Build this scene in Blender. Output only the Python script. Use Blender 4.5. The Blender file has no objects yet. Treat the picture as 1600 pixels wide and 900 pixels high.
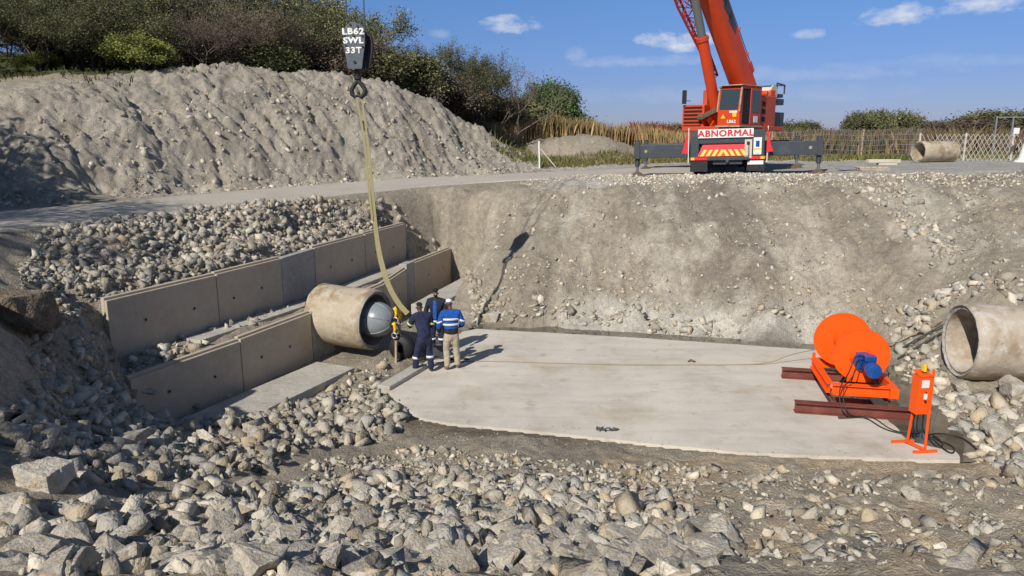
import bpy, bmesh, math, random
import numpy as np
from mathutils import Matrix, Vector, Euler
random.seed(7); RNG = np.random.default_rng(11)
sc = bpy.context.scene
COL = sc.collection
R = math.radians

# ------------------------------------------------------------------ camera, light, exposure
F, H, TH = 1142., 5.5, math.atan(238/1142.)
cam = bpy.data.objects.new('camera', bpy.data.cameras.new('camera')); COL.objects.link(cam)
cam.location = (0, 0, H); cam.rotation_euler = (R(90)-TH, 0, 0)
cam.data.sensor_width = 36; cam.data.lens = 36*F/1600; cam.data.clip_start = .05; cam.data.clip_end = 9000
sc.camera = cam
SUN_EL, SUN_AZ = 37., 212.          # azimuth of the sun, clockwise from +Y
sd = Vector((math.sin(R(SUN_AZ))*math.cos(R(SUN_EL)), math.cos(R(SUN_AZ))*math.cos(R(SUN_EL)), math.sin(R(SUN_EL))))
sl = bpy.data.lights.new('sun', 'SUN'); sl.energy = 4.3; sl.angle = R(.55); sl.color = (1, .945, .86)
so = bpy.data.objects.new('sun', sl); COL.objects.link(so); so.rotation_euler = sd.to_track_quat('Z', 'Y').to_euler()
so.location = (-20, -20, 30)
sc.view_settings.view_transform = 'Standard'; sc.view_settings.look = 'None'
sc.view_settings.gamma = 1; sc.view_settings.use_curve_mapping = False
sc.view_settings.exposure = 0.14
world = bpy.data.worlds.new('World'); sc.world = world; world.use_nodes = True
wt = world.node_tree; wn, wl = wt.nodes, wt.links
bg = wn['Background']; bg.inputs[1].default_value = .088
sky = wn.new('ShaderNodeTexSky'); sky.sky_type = 'NISHITA'; sky.sun_disc = False
sky.sun_elevation = R(SUN_EL); sky.sun_rotation = R(SUN_AZ); sky.air_density = 1.0; sky.dust_density = .6; sky.ozone_density = 3.2
sky.altitude = 1200
def wmath(op, a, b=None, c=None, clamp=False):
    n = wn.new('ShaderNodeMath'); n.operation = op; n.use_clamp = clamp
    for i, x in enumerate((a, b, c)):
        if x is None: continue
        if isinstance(x, (int, float)): n.inputs[i].default_value = x
        else: wl.new(x, n.inputs[i])
    return n.outputs[0]
tc = wn.new('ShaderNodeTexCoord'); sx = wn.new('ShaderNodeSeparateXYZ'); wl.new(tc.outputs['Generated'], sx.inputs[0])
az = wmath('ARCTAN2', sx.outputs[0], sx.outputs[1]); el = wmath('ARCSINE', sx.outputs[2])
nz = wn.new('ShaderNodeTexNoise'); nz.inputs['Scale'].default_value = 26; nz.inputs['Detail'].default_value = 7; nz.inputs['Roughness'].default_value = .6
mp = wn.new('ShaderNodeMapping'); mp.inputs['Scale'].default_value = (1, 1, 2.2); wl.new(tc.outputs['Generated'], mp.inputs[0]); wl.new(mp.outputs[0], nz.inputs[0])
nzc = wmath('SUBTRACT', nz.outputs[0], .5)
def pix_dir(u, v):
    x = (u-800)/F; y = (450-v)/F; S, C = math.sin(TH), math.cos(TH)
    d = Vector((x, C+y*S, -S+y*C)).normalized(); return math.atan2(d.x, d.y), math.asin(d.z)
cover = None
for (cu, cv, wu, wv, dens) in [(793, 41, 48, 16, .8), (1056, 66, 60, 20, .9), (1405, 27, 56, 18, .8), (1530, 12, 60, 16, .8), (1262, 53, 24, 9, .4),
                         (682, 54, 20, 8, .25), (900, 88, 20, 14, .18), (1290, 115, 190, 14, .15), (1000, 97, 120, 12, .2), (1480, 98, 130, 12, .12), (1150, 150, 300, 16, .09)]:
    a0, e0 = pix_dir(cu, cv); ra, re = wu/F, wv/F
    da = wmath('DIVIDE', wmath('SUBTRACT', az, a0), ra); de = wmath('DIVIDE', wmath('SUBTRACT', el, e0), re)
    # flat-based cumulus: below the centre the falloff is quicker
    de = wmath('MULTIPLY', de, wmath('ADD', 1.0, wmath('MULTIPLY', wmath('LESS_THAN', de, 0.), .5)))
    r2 = wmath('ADD', wmath('MULTIPLY', da, da), wmath('MULTIPLY', de, de))
    m = wmath('SUBTRACT', 1.0, r2); m = wmath('ADD', m, wmath('MULTIPLY', nzc, 4.2))
    m = wmath('MULTIPLY', wmath('MULTIPLY', m, .75, clamp=True), dens)
    cover = m if cover is None else wmath('MAXIMUM', cover, m)
mx = wn.new('ShaderNodeMix'); mx.data_type = 'RGBA'; wl.new(cover, mx.inputs['Factor']); 
tintn = wn.new('ShaderNodeMix'); tintn.data_type = 'RGBA'; tintn.blend_type = 'MULTIPLY'; tintn.inputs['Factor'].default_value = 1
wl.new(sky.outputs[0], tintn.inputs['A']); ramp = wn.new('ShaderNodeValToRGB'); wl.new(sx.outputs[2], ramp.inputs[0]); er_ = ramp.color_ramp
er_.elements[0].position = 0.; er_.elements[0].color = (.45, .45, .70, 1); er_.elements[1].position = .62; er_.elements[1].color = (.95, .92, .86, 1)
for p_, c_ in ((.07, (.47, .52, .80, 1)), (.17, (.52, .69, .95, 1)), (.30, (.66, .78, .92, 1))):
    e_ = er_.elements.new(p_); e_.color = c_
wl.new(ramp.outputs[0], tintn.inputs['B'])
wl.new(tintn.outputs['Result'], mx.inputs['A']); mx.inputs['B'].default_value = (8.2, 8.3, 8.9, 1); wl.new(mx.outputs['Result'], bg.inputs[0])

# ------------------------------------------------------------------ tagging and mesh helpers
def tag(o, label=None, cat=None, group=None, kind=None):
    if label: o['label'] = label
    if cat: o['category'] = cat
    if group: o['group'] = group
    if kind: o['kind'] = kind
    return o
def empty(name, label, cat, loc=(0, 0, 0), rot=(0, 0, 0), group=None):
    o = bpy.data.objects.new(name, None); COL.objects.link(o); o.location = loc; o.rotation_euler = rot; o.empty_display_size = .2
    return tag(o, label, cat, group)
class MB:
    def __init__(s, M=None): s.v = []; s.f = []; s.mi = []; s.M = M or Matrix(); s.cur = 0
    def add(s, vs, fs):
        b = len(s.v); s.v += [tuple(s.M @ Vector(p)) for p in vs]; s.f += [tuple(b+i for i in f) for f in fs]; s.mi += [s.cur]*len(fs); return s
    def box(s, x0, x1, y0, y1, z0, z1, T=None):
        vs = [Vector((x, y, z)) for z in (z0, z1) for y in (y0, y1) for x in (x0, x1)]
        if T: vs = [T @ p for p in vs]
        return s.add(vs, [(0, 2, 3, 1), (4, 5, 7, 6), (0, 1, 5, 4), (2, 6, 7, 3), (0, 4, 6, 2), (1, 3, 7, 5)])
    def bar(s, p0, p1, w, h, up=(0, 0, 1)):
        p0, p1 = Vector(p0), Vector(p1); d = (p1-p0).normalized(); u = Vector(up)
        if abs(d.dot(u)) > .98: u = Vector((0, 1, 0))
        a = d.cross(u).normalized(); b = a.cross(d)
        vs = [p + a*i*w/2 + b*j*h/2 for p in (p0, p1) for j in (-1, 1) for i in (-1, 1)]
        return s.add(vs, [(0, 2, 3, 1), (4, 5, 7, 6), (0, 1, 5, 4), (2, 6, 7, 3), (0, 4, 6, 2), (1, 3, 7, 5)])
    def cyl(s, p0, p1, r0, r1=None, n=20, caps=True):
        r1 = r0 if r1 is None else r1; p0, p1 = Vector(p0), Vector(p1); d = (p1-p0).normalized()
        u = Vector((0, 0, 1)) if abs(d.z) < .95 else Vector((1, 0, 0)); a = d.cross(u).normalized(); b = a.cross(d)
        vs = []
        for p, r in ((p0, r0), (p1, r1)):
            vs += [p + (a*math.cos(2*math.pi*i/n) + b*math.sin(2*math.pi*i/n))*r for i in range(n)]
        fs = [(i, (i+1) % n, n+(i+1) % n, n+i) for i in range(n)]
        if caps: fs += [tuple(range(n-1, -1, -1)), tuple(range(n, 2*n))]
        return s.add(vs, fs)
    def lathe(s, origin, axis, prof, n=48):     # prof: (distance along the axis, radius), may fold back
        o = Vector(origin); d = Vector(axis).normalized(); u = Vector((0, 0, 1)) if abs(d.z) < .95 else Vector((1, 0, 0))
        a = d.cross(u).normalized(); b = a.cross(d); vs = []
        for t, r in prof: vs += [o + d*t + (a*math.cos(2*math.pi*i/n) + b*math.sin(2*math.pi*i/n))*r for i in range(n)]
        fs = [(k*n+i, k*n+(i+1) % n, (k+1)*n+(i+1) % n, (k+1)*n+i) for k in range(len(prof)-1) for i in range(n)]
        return s.add(vs, fs)
    def tube(s, pts, r, n=8):
        pts = [Vector(p) for p in pts]; vs = []; prev = None
        for i, p in enumerate(pts):
            d = (pts[min(i+1, len(pts)-1)] - pts[max(i-1, 0)]).normalized()
            if prev is None:
                u = Vector((0, 0, 1)) if abs(d.z) < .9 else Vector((1, 0, 0)); a = d.cross(u).normalized()
            else: a = (prev - d*prev.dot(d)).normalized()
            prev = a; b = d.cross(a); rr = r[i] if isinstance(r, (list, tuple)) else r
            vs += [p + (a*math.cos(2*math.pi*k/n) + b*math.sin(2*math.pi*k/n))*rr for k in range(n)]
        fs = [(i*n+k, i*n+(k+1) % n, (i+1)*n+(k+1) % n, (i+1)*n+k) for i in range(len(pts)-1) for k in range(n)]
        fs += [tuple(range(n-1, -1, -1)), tuple((len(pts)-1)*n+k for k in range(n))]
        return s.add(vs, fs)
    def prism(s, poly, h0, h1, T=None):          # poly in XY, extruded in Z
        n = len(poly); vs = [Vector((x, y, h0)) for x, y in poly] + [Vector((x, y, h1)) for x, y in poly]
        if T: vs = [T @ p for p in vs]
        return s.add(vs, [tuple(range(n-1, -1, -1)), tuple(range(n, 2*n))] + [(i, (i+1) % n, n+(i+1) % n, n+i) for i in range(n)])
    def torus(s, c, axis, R0, r, n=24, m=8, a0=0, a1=2*math.pi):
        d = Vector(axis).normalized(); u = Vector((0, 0, 1)) if abs(d.z) < .95 else Vector((1, 0, 0)); a = d.cross(u).normalized(); b = a.cross(d)
        return s.tube([Vector(c) + (a*math.cos(a0+(a1-a0)*i/n) + b*math.sin(a0+(a1-a0)*i/n))*R0 for i in range(n+1)], r, m)
    def build(s, name, mat, parent=None, smooth=False, bevel=0, seg=2, fix=True):
        me = bpy.data.meshes.new(name); me.from_pydata(s.v, [], s.f)
        mats = mat if isinstance(mat, (list, tuple)) else [mat]
        for m in mats: me.materials.append(m)
        if len(mats) > 1: me.polygons.foreach_set('material_index', s.mi)
        if fix:
            bm = bmesh.new(); bm.from_mesh(me); bmesh.ops.recalc_face_normals(bm, faces=bm.faces); bm.to_mesh(me); bm.free()
        if smooth:
            me.polygons.foreach_set('use_smooth', [True]*len(me.polygons))
            if smooth == 'auto':
                try: me.set_sharp_from_angle(angle=R(35))
                except Exception: pass
        me.update()
        o = bpy.data.objects.new(name, me); COL.objects.link(o)
        if parent: o.parent = parent
        if bevel:
            b = o.modifiers.new('bevel', 'BEVEL'); b.width = bevel; b.segments = seg; b.limit_method = 'ANGLE'; b.angle_limit = R(40)
        return o
def np_mesh(name, V, Fc, mat, parent=None, smooth=False, attrs=None):
    """V (n,3), Fc (m,k) arrays"""
    me = bpy.data.meshes.new(name); n, m, k = len(V), len(Fc), Fc.shape[1]
    me.vertices.add(n); me.vertices.foreach_set('co', np.ascontiguousarray(V, dtype=np.float32).ravel())
    me.loops.add(m*k); me.loops.foreach_set('vertex_index', np.ascontiguousarray(Fc, dtype=np.int32).ravel())
    me.polygons.add(m); me.polygons.foreach_set('loop_start', np.arange(0, m*k, k, dtype=np.int32)); me.polygons.foreach_set('loop_total', np.full(m, k, dtype=np.int32))
    if smooth: me.polygons.foreach_set('use_smooth', np.ones(m, dtype=bool))
    me.update(calc_edges=True)
    for an, (dom, arr) in (attrs or {}).items():
        if arr.ndim == 2:
            a = me.attributes.new(an, 'FLOAT_COLOR', dom); full = np.ones((len(arr), 4), dtype=np.float32); full[:, :3] = arr; a.data.foreach_set('color', full.ravel())
        else:
            a = me.attributes.new(an, 'FLOAT', dom); a.data.foreach_set('value', arr.astype(np.float32))
    if mat: me.materials.append(mat)
    o = bpy.data.objects.new(name, me); COL.objects.link(o)
    if parent: o.parent = parent
    return o
def copy_tree(o, parent=None):
    c = o.copy(); COL.objects.link(c)
    if parent is not None: c.parent = parent
    for ch in list(o.children): copy_tree(ch, c)
    return c

# ------------------------------------------------------------------ materials
def mat(name, col, rough=.7, metal=0., noise=None, bump=None, spec=.5, objvar=0, attr=None, dirt=None, trans=0, alpha=None, coat=0):
    """noise: list of (scale, detail, colour2, lo, hi); bump: list of (scale, strength, distance)"""
    m = bpy.data.materials.new(name); m.use_nodes = True; nt = m.node_tree; N, L = nt.nodes, nt.links; b = N['Principled BSDF']
    b.inputs['Roughness'].default_value = rough; b.inputs['Metallic'].default_value = metal; b.inputs['Specular IOR Level'].default_value = spec
    b.inputs['Coat Weight'].default_value = coat
    tcn = N.new('ShaderNodeTexCoord'); geo = N.new('ShaderNodeNewGeometry')
    rgb = N.new('ShaderNodeRGB'); rgb.outputs[0].default_value = (*col, 1); cur = rgb.outputs[0]
    def mixc(bt, fac, a, bb):
        x = N.new('ShaderNodeMix'); x.data_type = 'RGBA'; x.blend_type = bt
        for s_, v_ in (('Factor', fac), ('A', a), ('B', bb)):
            if hasattr(v_, 'links'): L.new(v_, x.inputs[s_])
            elif s_ == 'Factor': x.inputs[s_].default_value = v_
            else: x.inputs[s_].default_value = (*v_, 1)
        return x.outputs['Result']
    if attr:
        at = N.new('ShaderNodeAttribute'); at.attribute_name = attr; cur = mixc('MULTIPLY', 1., cur, at.outputs['Color'])
    for (scale, det, c2, lo, hi) in (noise or []):
        n = N.new('ShaderNodeTexNoise'); n.inputs['Scale'].default_value = scale; n.inputs['Detail'].default_value = det; n.inputs['Roughness'].default_value = .62
        L.new(geo.outputs['Position'] if not objvar else tcn.outputs['Object'], n.inputs['Vector'])
        mr = N.new('ShaderNodeMapRange'); mr.inputs[1].default_value = lo; mr.inputs[2].default_value = hi; L.new(n.outputs[0], mr.inputs[0])
        if len(c2) == 4: cur = mixc('MULTIPLY', mr.outputs[0], cur, c2[:3])
        else: cur = mixc('MIX', mr.outputs[0], cur, c2)
    if objvar:
        oi = N.new('ShaderNodeObjectInfo'); mr = N.new('ShaderNodeMapRange'); mr.inputs[3].default_value = 1-objvar; mr.inputs[4].default_value = 1+objvar
        L.new(oi.outputs['Random'], mr.inputs[0]); h = N.new('ShaderNodeHueSaturation'); L.new(mr.outputs[0], h.inputs['Value']); L.new(cur, h.inputs['Color']); cur = h.outputs[0]
    L.new(cur, b.inputs['Base Color'])
    prev = None
    for (scale, st, dist) in (bump or []):
        n = N.new('ShaderNodeTexNoise'); n.inputs['Scale'].default_value = scale; n.inputs['Detail'].default_value = 5
        L.new(geo.outputs['Position'] if not objvar else tcn.outputs['Object'], n.inputs['Vector'])
        bp = N.new('ShaderNodeBump'); bp.inputs['Strength'].default_value = st; bp.inputs['Distance'].default_value = dist; L.new(n.outputs[0], bp.inputs['Height'])
        if prev: L.new(prev, bp.inputs['Normal'])
        prev = bp.outputs[0]
    if prev: L.new(prev, b.inputs['Normal'])
    if trans: b.inputs['Transmission Weight'].default_value = trans
    if alpha is not None: b.inputs['Alpha'].default_value = alpha
    m['_o'] = 1
    return m
def slab_extra(m):
    nt = m.node_tree; N, L = nt.nodes, nt.links; b = N['Principled BSDF']; cur = b.inputs['Base Color'].links[0].from_socket; geo = N.new('ShaderNodeNewGeometry')
    for (sc3, s_, lo, hi, c2, det) in [((.45, 2.4, 1), 1.3, .48, .74, (.86, .84, .81), 8), ((.3, 2.0, 1), 4.0, .50, .78, (1.06, 1.06, 1.06), 6), ((1, 1, 1), .55, .52, .66, (.84, .80, .73), 9), ((1, 1, 1), 9., .66, .74, (.62, .58, .52), 4), ((1, 1, 1), 1.7, .60, .70, (.76, .71, .63), 10)]:
        mp_ = N.new('ShaderNodeMapping'); mp_.inputs['Scale'].default_value = sc3; mp_.inputs['Rotation'].default_value = (0, 0, .12); L.new(geo.outputs['Position'], mp_.inputs[0])
        n = N.new('ShaderNodeTexNoise'); n.inputs['Scale'].default_value = s_; n.inputs['Detail'].default_value = det; n.inputs['Roughness'].default_value = .65; L.new(mp_.outputs[0], n.inputs['Vector'])
        mr = N.new('ShaderNodeMapRange'); mr.inputs[1].default_value = lo; mr.inputs[2].default_value = hi; L.new(n.outputs[0], mr.inputs[0])
        x = N.new('ShaderNodeMix'); x.data_type = 'RGBA'; x.blend_type = 'MULTIPLY'; L.new(mr.outputs[0], x.inputs['Factor']); L.new(cur, x.inputs['A']); x.inputs['B'].default_value = (*c2, 1); cur = x.outputs['Result']
    L.new(cur, b.inputs['Base Color'])
def ground_mat():
    m = mat('earth', (1, 1, 1), .95, attr='gcol', spec=.2)
    nt = m.node_tree; N, L = nt.nodes, nt.links; b = N['Principled BSDF']; geo = N.new('ShaderNodeNewGeometry')
    base = b.inputs['Base Color'].links[0].from_socket
    at = N.new('ShaderNodeAttribute'); at.attribute_name = 'stony'
    def noise(s, d=6, r=.65):
        n = N.new('ShaderNodeTexNoise'); n.inputs['Scale'].default_value = s; n.inputs['Detail'].default_value = d; n.inputs['Roughness'].default_value = r; L.new(geo.outputs['Position'], n.inputs['Vector']); return n.outputs[0]
    def mr(x, a, b_, c, d):
        n = N.new('ShaderNodeMapRange'); L.new(x, n.inputs[0])
        for i, q in enumerate((a, b_, c, d)): n.inputs[i+1].default_value = q
        return n.outputs[0]
    def mth(op, a, b_):
        n = N.new('ShaderNodeMath'); n.operation = op
        for i, x in enumerate((a, b_)):
            if hasattr(x, 'links'): L.new(x, n.inputs[i])
            else: n.inputs[i].default_value = x
        return n.outputs[0]
    n1, n2, n3 = noise(.9), noise(6), noise(30, 4)
    v = N.new('ShaderNodeTexVoronoi'); v.inputs['Scale'].default_value = 16; v.inputs['Randomness'].default_value = 1; L.new(geo.outputs['Position'], v.inputs['Vector'])
    v2 = N.new('ShaderNodeTexVoronoi'); v2.inputs['Scale'].default_value = 38; L.new(geo.outputs['Position'], v2.inputs['Vector'])
    sepc = N.new('ShaderNodeSeparateColor'); L.new(v.outputs['Color'], sepc.inputs[0]); sepc2 = N.new('ShaderNodeSeparateColor'); L.new(v2.outputs['Color'], sepc2.inputs[0])
    val = mth('MULTIPLY', mr(n1, .3, .7, .80, 1.16), mr(n2, .3, .7, .76, 1.22))
    n4 = noise(70, 3); val = mth('MULTIPLY', val, mr(n3, .3, .7, .76, 1.22)); val = mth('MULTIPLY', val, mr(n4, .3, .7, .82, 1.16))
    peb = mth('MULTIPLY', mth('GREATER_THAN', sepc.outputs[0], .80), mth('LESS_THAN', v.outputs['Distance'], .34))
    peb2 = mth('MULTIPLY', mth('GREATER_THAN', sepc2.outputs[0], .74), mth('LESS_THAN', v2.outputs['Distance'], .38))
    pv = mth('MULTIPLY', mth('ADD', mth('MULTIPLY', peb, mr(sepc.outputs[1], 0, 1, -.3, .65)), mth('MULTIPLY', peb2, mr(sepc2.outputs[1], 0, 1, -.3, .55))), at.outputs['Fac'])
    val = mth('MULTIPLY', val, mth('ADD', 1.0, pv))
    h = N.new('ShaderNodeHueSaturation'); L.new(base, h.inputs['Color']); L.new(val, h.inputs['Value']); L.new(h.outputs[0], b.inputs['Base Color'])
    hh = mth('ADD', mth('ADD', mth('MULTIPLY', n2, .34), mth('MULTIPLY', n3, .34)), mth('MULTIPLY', mth('ADD', mth('MULTIPLY', peb, .22), mth('MULTIPLY', peb2, .1)), at.outputs['Fac']))
    bp = N.new('ShaderNodeBump'); bp.inputs['Strength'].default_value = .9; L.new(hh, bp.inputs['Height'])
    d = mr(at.outputs['Fac'], 0, 1, .05, .27); L.new(d, bp.inputs['Distance']); L.new(bp.outputs[0], b.inputs['Normal'])
    return m
M = {}
M['earth'] = ground_mat()
M['road'] = mat('compacted_gravel', (.50, .455, .385), .95, noise=[(.7, 5, (.42, .38, .32), .35, .65), (9, 6, (.55, .51, .44), .45, .75), (60, 3, (.32, .29, .24), .5, .8)], bump=[(14, .5, .05), (60, .4, .02)], spec=.2)
M['slab'] = mat('slab_concrete', (.66, .605, .515), .85, noise=[(.5, 5, (.50, .465, .405), .35, .7), (3.2, 7, (.61, .57, .50), .45, .75), (1.1, 8, (.42, .375, .31), .60, .78), (40, 3, (.46, .42, .36), .55, .85)], bump=[(3, .25, .03), (40, .25, .01)], spec=.3)
slab_extra(M['slab'])
M['panel'] = mat('precast_concrete', (.50, .42, .315), .85, noise=[(.8, 5, (.43, .36, .275), .35, .7), (5, 7, (.54, .47, .37), .45, .8), (30, 4, (.38, .33, .26), .55, .8)], bump=[(25, .25, .01)], spec=.3)
M['cast'] = mat('cast_concrete', (.40, .38, .35), .9, noise=[(1.5, 6, (.31, .3, .28), .35, .65), (9, 6, (.46, .44, .41), .5, .75)], bump=[(8, .7, .05), (40, .4, .02)], spec=.3)
M['footing'] = mat('footing_concrete', (.47, .44, .385), .9, noise=[(1.5, 6, (.37, .34, .29), .4, .65), (9, 6, (.52, .49, .43), .5, .75)], bump=[(8, .5, .04), (40, .4, .02)], spec=.3)
M['pipe'] = mat('pipe_concrete', (.45, .375, .275), .9, noise=[(1.6, 8, (.27, .185, .105), .46, .64), (4, 7, (.52, .47, .39), .5, .7), (14, 5, (.36, .31, .25), .55, .8)], bump=[(5, .5, .05), (30, .4, .02)], spec=.25)
M['pipe_pale'] = mat('pale_pipe_concrete', (.45, .385, .305), .9, noise=[(1.5, 8, (.30, .23, .155), .46, .66), (4, 7, (.55, .52, .47), .5, .7), (14, 5, (.36, .31, .25), .58, .8)], bump=[(5, .45, .05), (30, .4, .02)], spec=.25)
M['rim'] = mat('pipe_rim', (.42, .40, .37), .9, noise=[(6, 6, (.27, .26, .24), .4, .65), (18, 5, (.56, .53, .48), .55, .75)], bump=[(14, .9, .05)], spec=.25)
M['rock'] = mat('rock', (.55, .505, .42), .9, noise=[(2.1, 5, (.42, .33, .22), .44, .66), (2.6, 6, (.34, .35, .345), .5, .68), (9, 6, (.55, .525, .475), .56, .74), (34, 4, (.26, .24, .2), .6, .85)], bump=[(7, .6, .08), (32, .6, .03)], objvar=.26, spec=.25)
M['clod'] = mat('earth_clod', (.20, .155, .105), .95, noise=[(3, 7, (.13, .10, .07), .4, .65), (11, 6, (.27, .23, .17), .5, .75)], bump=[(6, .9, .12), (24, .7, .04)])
M['rubble'] = mat('rubble', (.48, .435, .355), .9, noise=[(6, 6, (.52, .50, .45), .5, .75), (34, 4, (.28, .26, .22), .6, .85)], bump=[(30, .7, .04)], attr='tint', spec=.25)
M['water'] = mat('muddy_water', (.105, .09, .066), .06, spec=.6, noise=[(1.4, 5, (.17, .145, .105), .45, .7)], bump=[(3, .05, .02)])
M['mud'] = mat('damp_mud', (.17, .14, .105), .6, noise=[(3, 6, (.11, .09, .065), .4, .65)], bump=[(9, .6, .04)])
M['orange'] = mat('orange_paint', (.92, .105, .006), .45, spec=.35, noise=[(5, 5, (.78, .085, .006), .5, .85), (9, 8, (.42, .17, .08), .66, .80)])
M['crane_red'] = mat('crane_paint', (.66, .062, .012), .42, spec=.45, noise=[(1.4, 6, (.52, .06, .018), .45, .75)], bump=[(2, .08, .02)])
M['crane_faded'] = mat('faded_crane_paint', (.50, .075, .032), .55, spec=.4, noise=[(2.4, 6, (.40, .075, .04), .45, .7)])
M['jib_red'] = mat('jib_paint', (.42, .03, .02), .5)
M['steel_grey'] = mat('dark_grey_paint', (.045, .055, .065), .5, noise=[(2.2, 6, (.09, .1, .11), .5, .75)], bump=[(5, .1, .02)])
M['rod_grey'] = mat('grey_rod', (.19, .2, .2), .45, metal=.4)
M['black'] = mat('black_rubber', (.016, .016, .017), .65, noise=[(8, 4, (.05, .047, .04), .55, .8)])
M['dark'] = mat('dark_void', (.01, .01, .01), .9)
M['white'] = mat('white_paint', (.78, .78, .76), .55, noise=[(6, 6, (.6, .58, .54), .58, .8)])
M['redtext'] = mat('red_lettering', (.62, .02, .02), .5)
M['red'] = mat('red_sheet', (.68, .02, .03), .6)
M['yellow'] = mat('yellow_paint', (.85, .52, .02), .5)
M['glass'] = mat('cab_glass', (.035, .05, .05), .05, spec=.8)
M['beam'] = mat('maroon_steel', (.155, .042, .032), .55, noise=[(3, 6, (.22, .075, .055), .45, .7), (16, 6, (.34, .24, .2), .64, .78)])
M['rust'] = mat('rusty_steel', (.16, .10, .065), .7, noise=[(9, 6, (.09, .06, .045), .4, .65)])
M['blue'] = mat('motor_blue', (.006, .065, .27), .3, spec=.6, noise=[(5, 4, (.01, .09, .33), .5, .8)])
M['cable'] = mat('cable_black', (.018, .018, .02), .5)
M['rope'] = mat('wire_rope', (.10, .10, .10), .5, metal=.3)
M['manila'] = mat('thin_rope', (.30, .235, .14), .9)
M['sling'] = mat('sling_webbing', (.30, .26, .13), .85, noise=[(7, 5, (.30, .25, .13), .4, .7), (60, 3, (.5, .45, .25), .55, .8)])
M['block'] = mat('block_grey', (.085, .10, .115), .45, metal=.15, noise=[(6, 6, (.14, .155, .165), .5, .75)], bump=[(9, .15, .02)])
M['plug'] = mat('plug_rubber', (.235, .265, .285), .33, noise=[(5, 5, (.30, .33, .35), .5, .75)])
M['steel'] = mat('galvanised', (.5, .5, .5), .4, metal=.7)
M['steel_pale'] = mat('pale_wire', (.52, .50, .46), .6)
M['timber'] = mat('weathered_timber', (.42, .34, .23), .85, noise=[(5, 6, (.27, .2, .13), .45, .7)])
M['timber_pale'] = mat('pale_timber', (.60, .55, .44), .85, noise=[(5, 6, (.46, .41, .32), .5, .75)])
M['skin'] = mat('skin', (.10, .05, .032), .55)
M['navy'] = mat('navy_cloth', (.014, .019, .055), .9, noise=[(6, 5, (.026, .03, .075), .45, .7)], bump=[(11, .7, .06)])
M['navy_b'] = mat('dark_navy_cloth', (.013, .014, .030), .9, noise=[(6, 5, (.022, .024, .045), .45, .7)], bump=[(11, .7, .06)])
M['royal'] = mat('royal_blue_cloth', (.006, .085, .38), .85, bump=[(11, .7, .06)], noise=[(5, 4, (.006, .06, .28), .5, .75)])
M['khaki'] = mat('khaki_cloth', (.44, .375, .27), .9, noise=[(4, 6, (.35, .29, .2), .45, .7)], bump=[(10, .8, .06)])
M['bandw'] = mat('reflective_band', (.70, .72, .74), .5)
M['bandy'] = mat('lime_band', (.55, .72, .25), .5)
M['boot'] = mat('boot_leather', (.05, .035, .025), .7)
M['tanboot'] = mat('tan_boot', (.20, .125, .07), .8)
M['beanie'] = mat('black_knit', (.012, .012, .014), .95)
M['bark'] = mat('bark', (.13, .11, .085), .95, bump=[(12, .5, .04)])
M['grass'] = mat('grass', (1, 1, 1), .9, attr='tint', spec=.15)
def leafmat(name, c, c2):
    m = mat(name, c, .75, attr='tint', spec=.2, objvar=.32)
    b = m.node_tree.nodes['Principled BSDF']; b.inputs['Subsurface Weight'].default_value = 0
    return m
M['leaf_olive'] = leafmat('olive_leaves', (.145, .148, .068), None)
M['leaf_brown'] = leafmat('brown_twigs', (.15, .118, .085), None)
M['leaf_green'] = leafmat('green_leaves', (.062, .098, .034), None)
M['leaf_bush'] = leafmat('yellow_green_leaves', (.175, .19, .05), None)
M['twig'] = mat('twigs', (.19, .15, .115), .95)

# ------------------------------------------------------------------ terrain
def ray(u, v):
    x = (u-800)/F; y = (450-v)/F; S, C = math.sin(TH), math.cos(TH); return x, C+y*S, -S+y*C
def pz(u, v, z):                  # where the sight line through a photo point meets height z
    x, y, w = ray(u, v); t = (z-H)/w; return x*t, y*t
def py(u, v, Y):
    x, y, w = ray(u, v); t = Y/y; return x*t, Y, H+w*t
LOW = [(-7.03, 12.81), (-5.87, 15.22), (-4.95, 17.5), (-4.6, 18.3), (-3.85, 20.5), (-3.3, 24.15), (-2.29, 27.24)]
UP = [(-7.95, 13.95), (-6.9, 16.4), (-5.95, 18.6), (-5.5, 20.5), (-4.6, 23.4), (-3.79, 26.0)]
def along(P, step):
    out = []
    for (a, b) in zip(P[:-1], P[1:]):
        a, b = Vector(a), Vector(b); L = (b-a).length; d = (b-a)/L; n = Vector((d.y, -d.x)); k = max(1, round(L/step))
        for i in range(k): out.append((a + d*L*(i+.5)/k, n))
    return out
cps = []
def C(*a): cps.extend(a)
SLAB_PX = [(604, 604), (622, 632), (655, 652), (700, 661), (800, 670), (900, 680), (1000, 691), (1150, 706), (1250, 711), (1400, 716), (1506, 720), (1478, 690), (1420, 640), (1395, 600), (1365, 560), (1330, 549), (1265, 546), (1150, 538), (1000, 528), (860, 520), (745, 514), (722, 518), (690, 545), (652, 575)]
SLAB = [pz(u, v, 0) for u, v in SLAB_PX]
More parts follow.
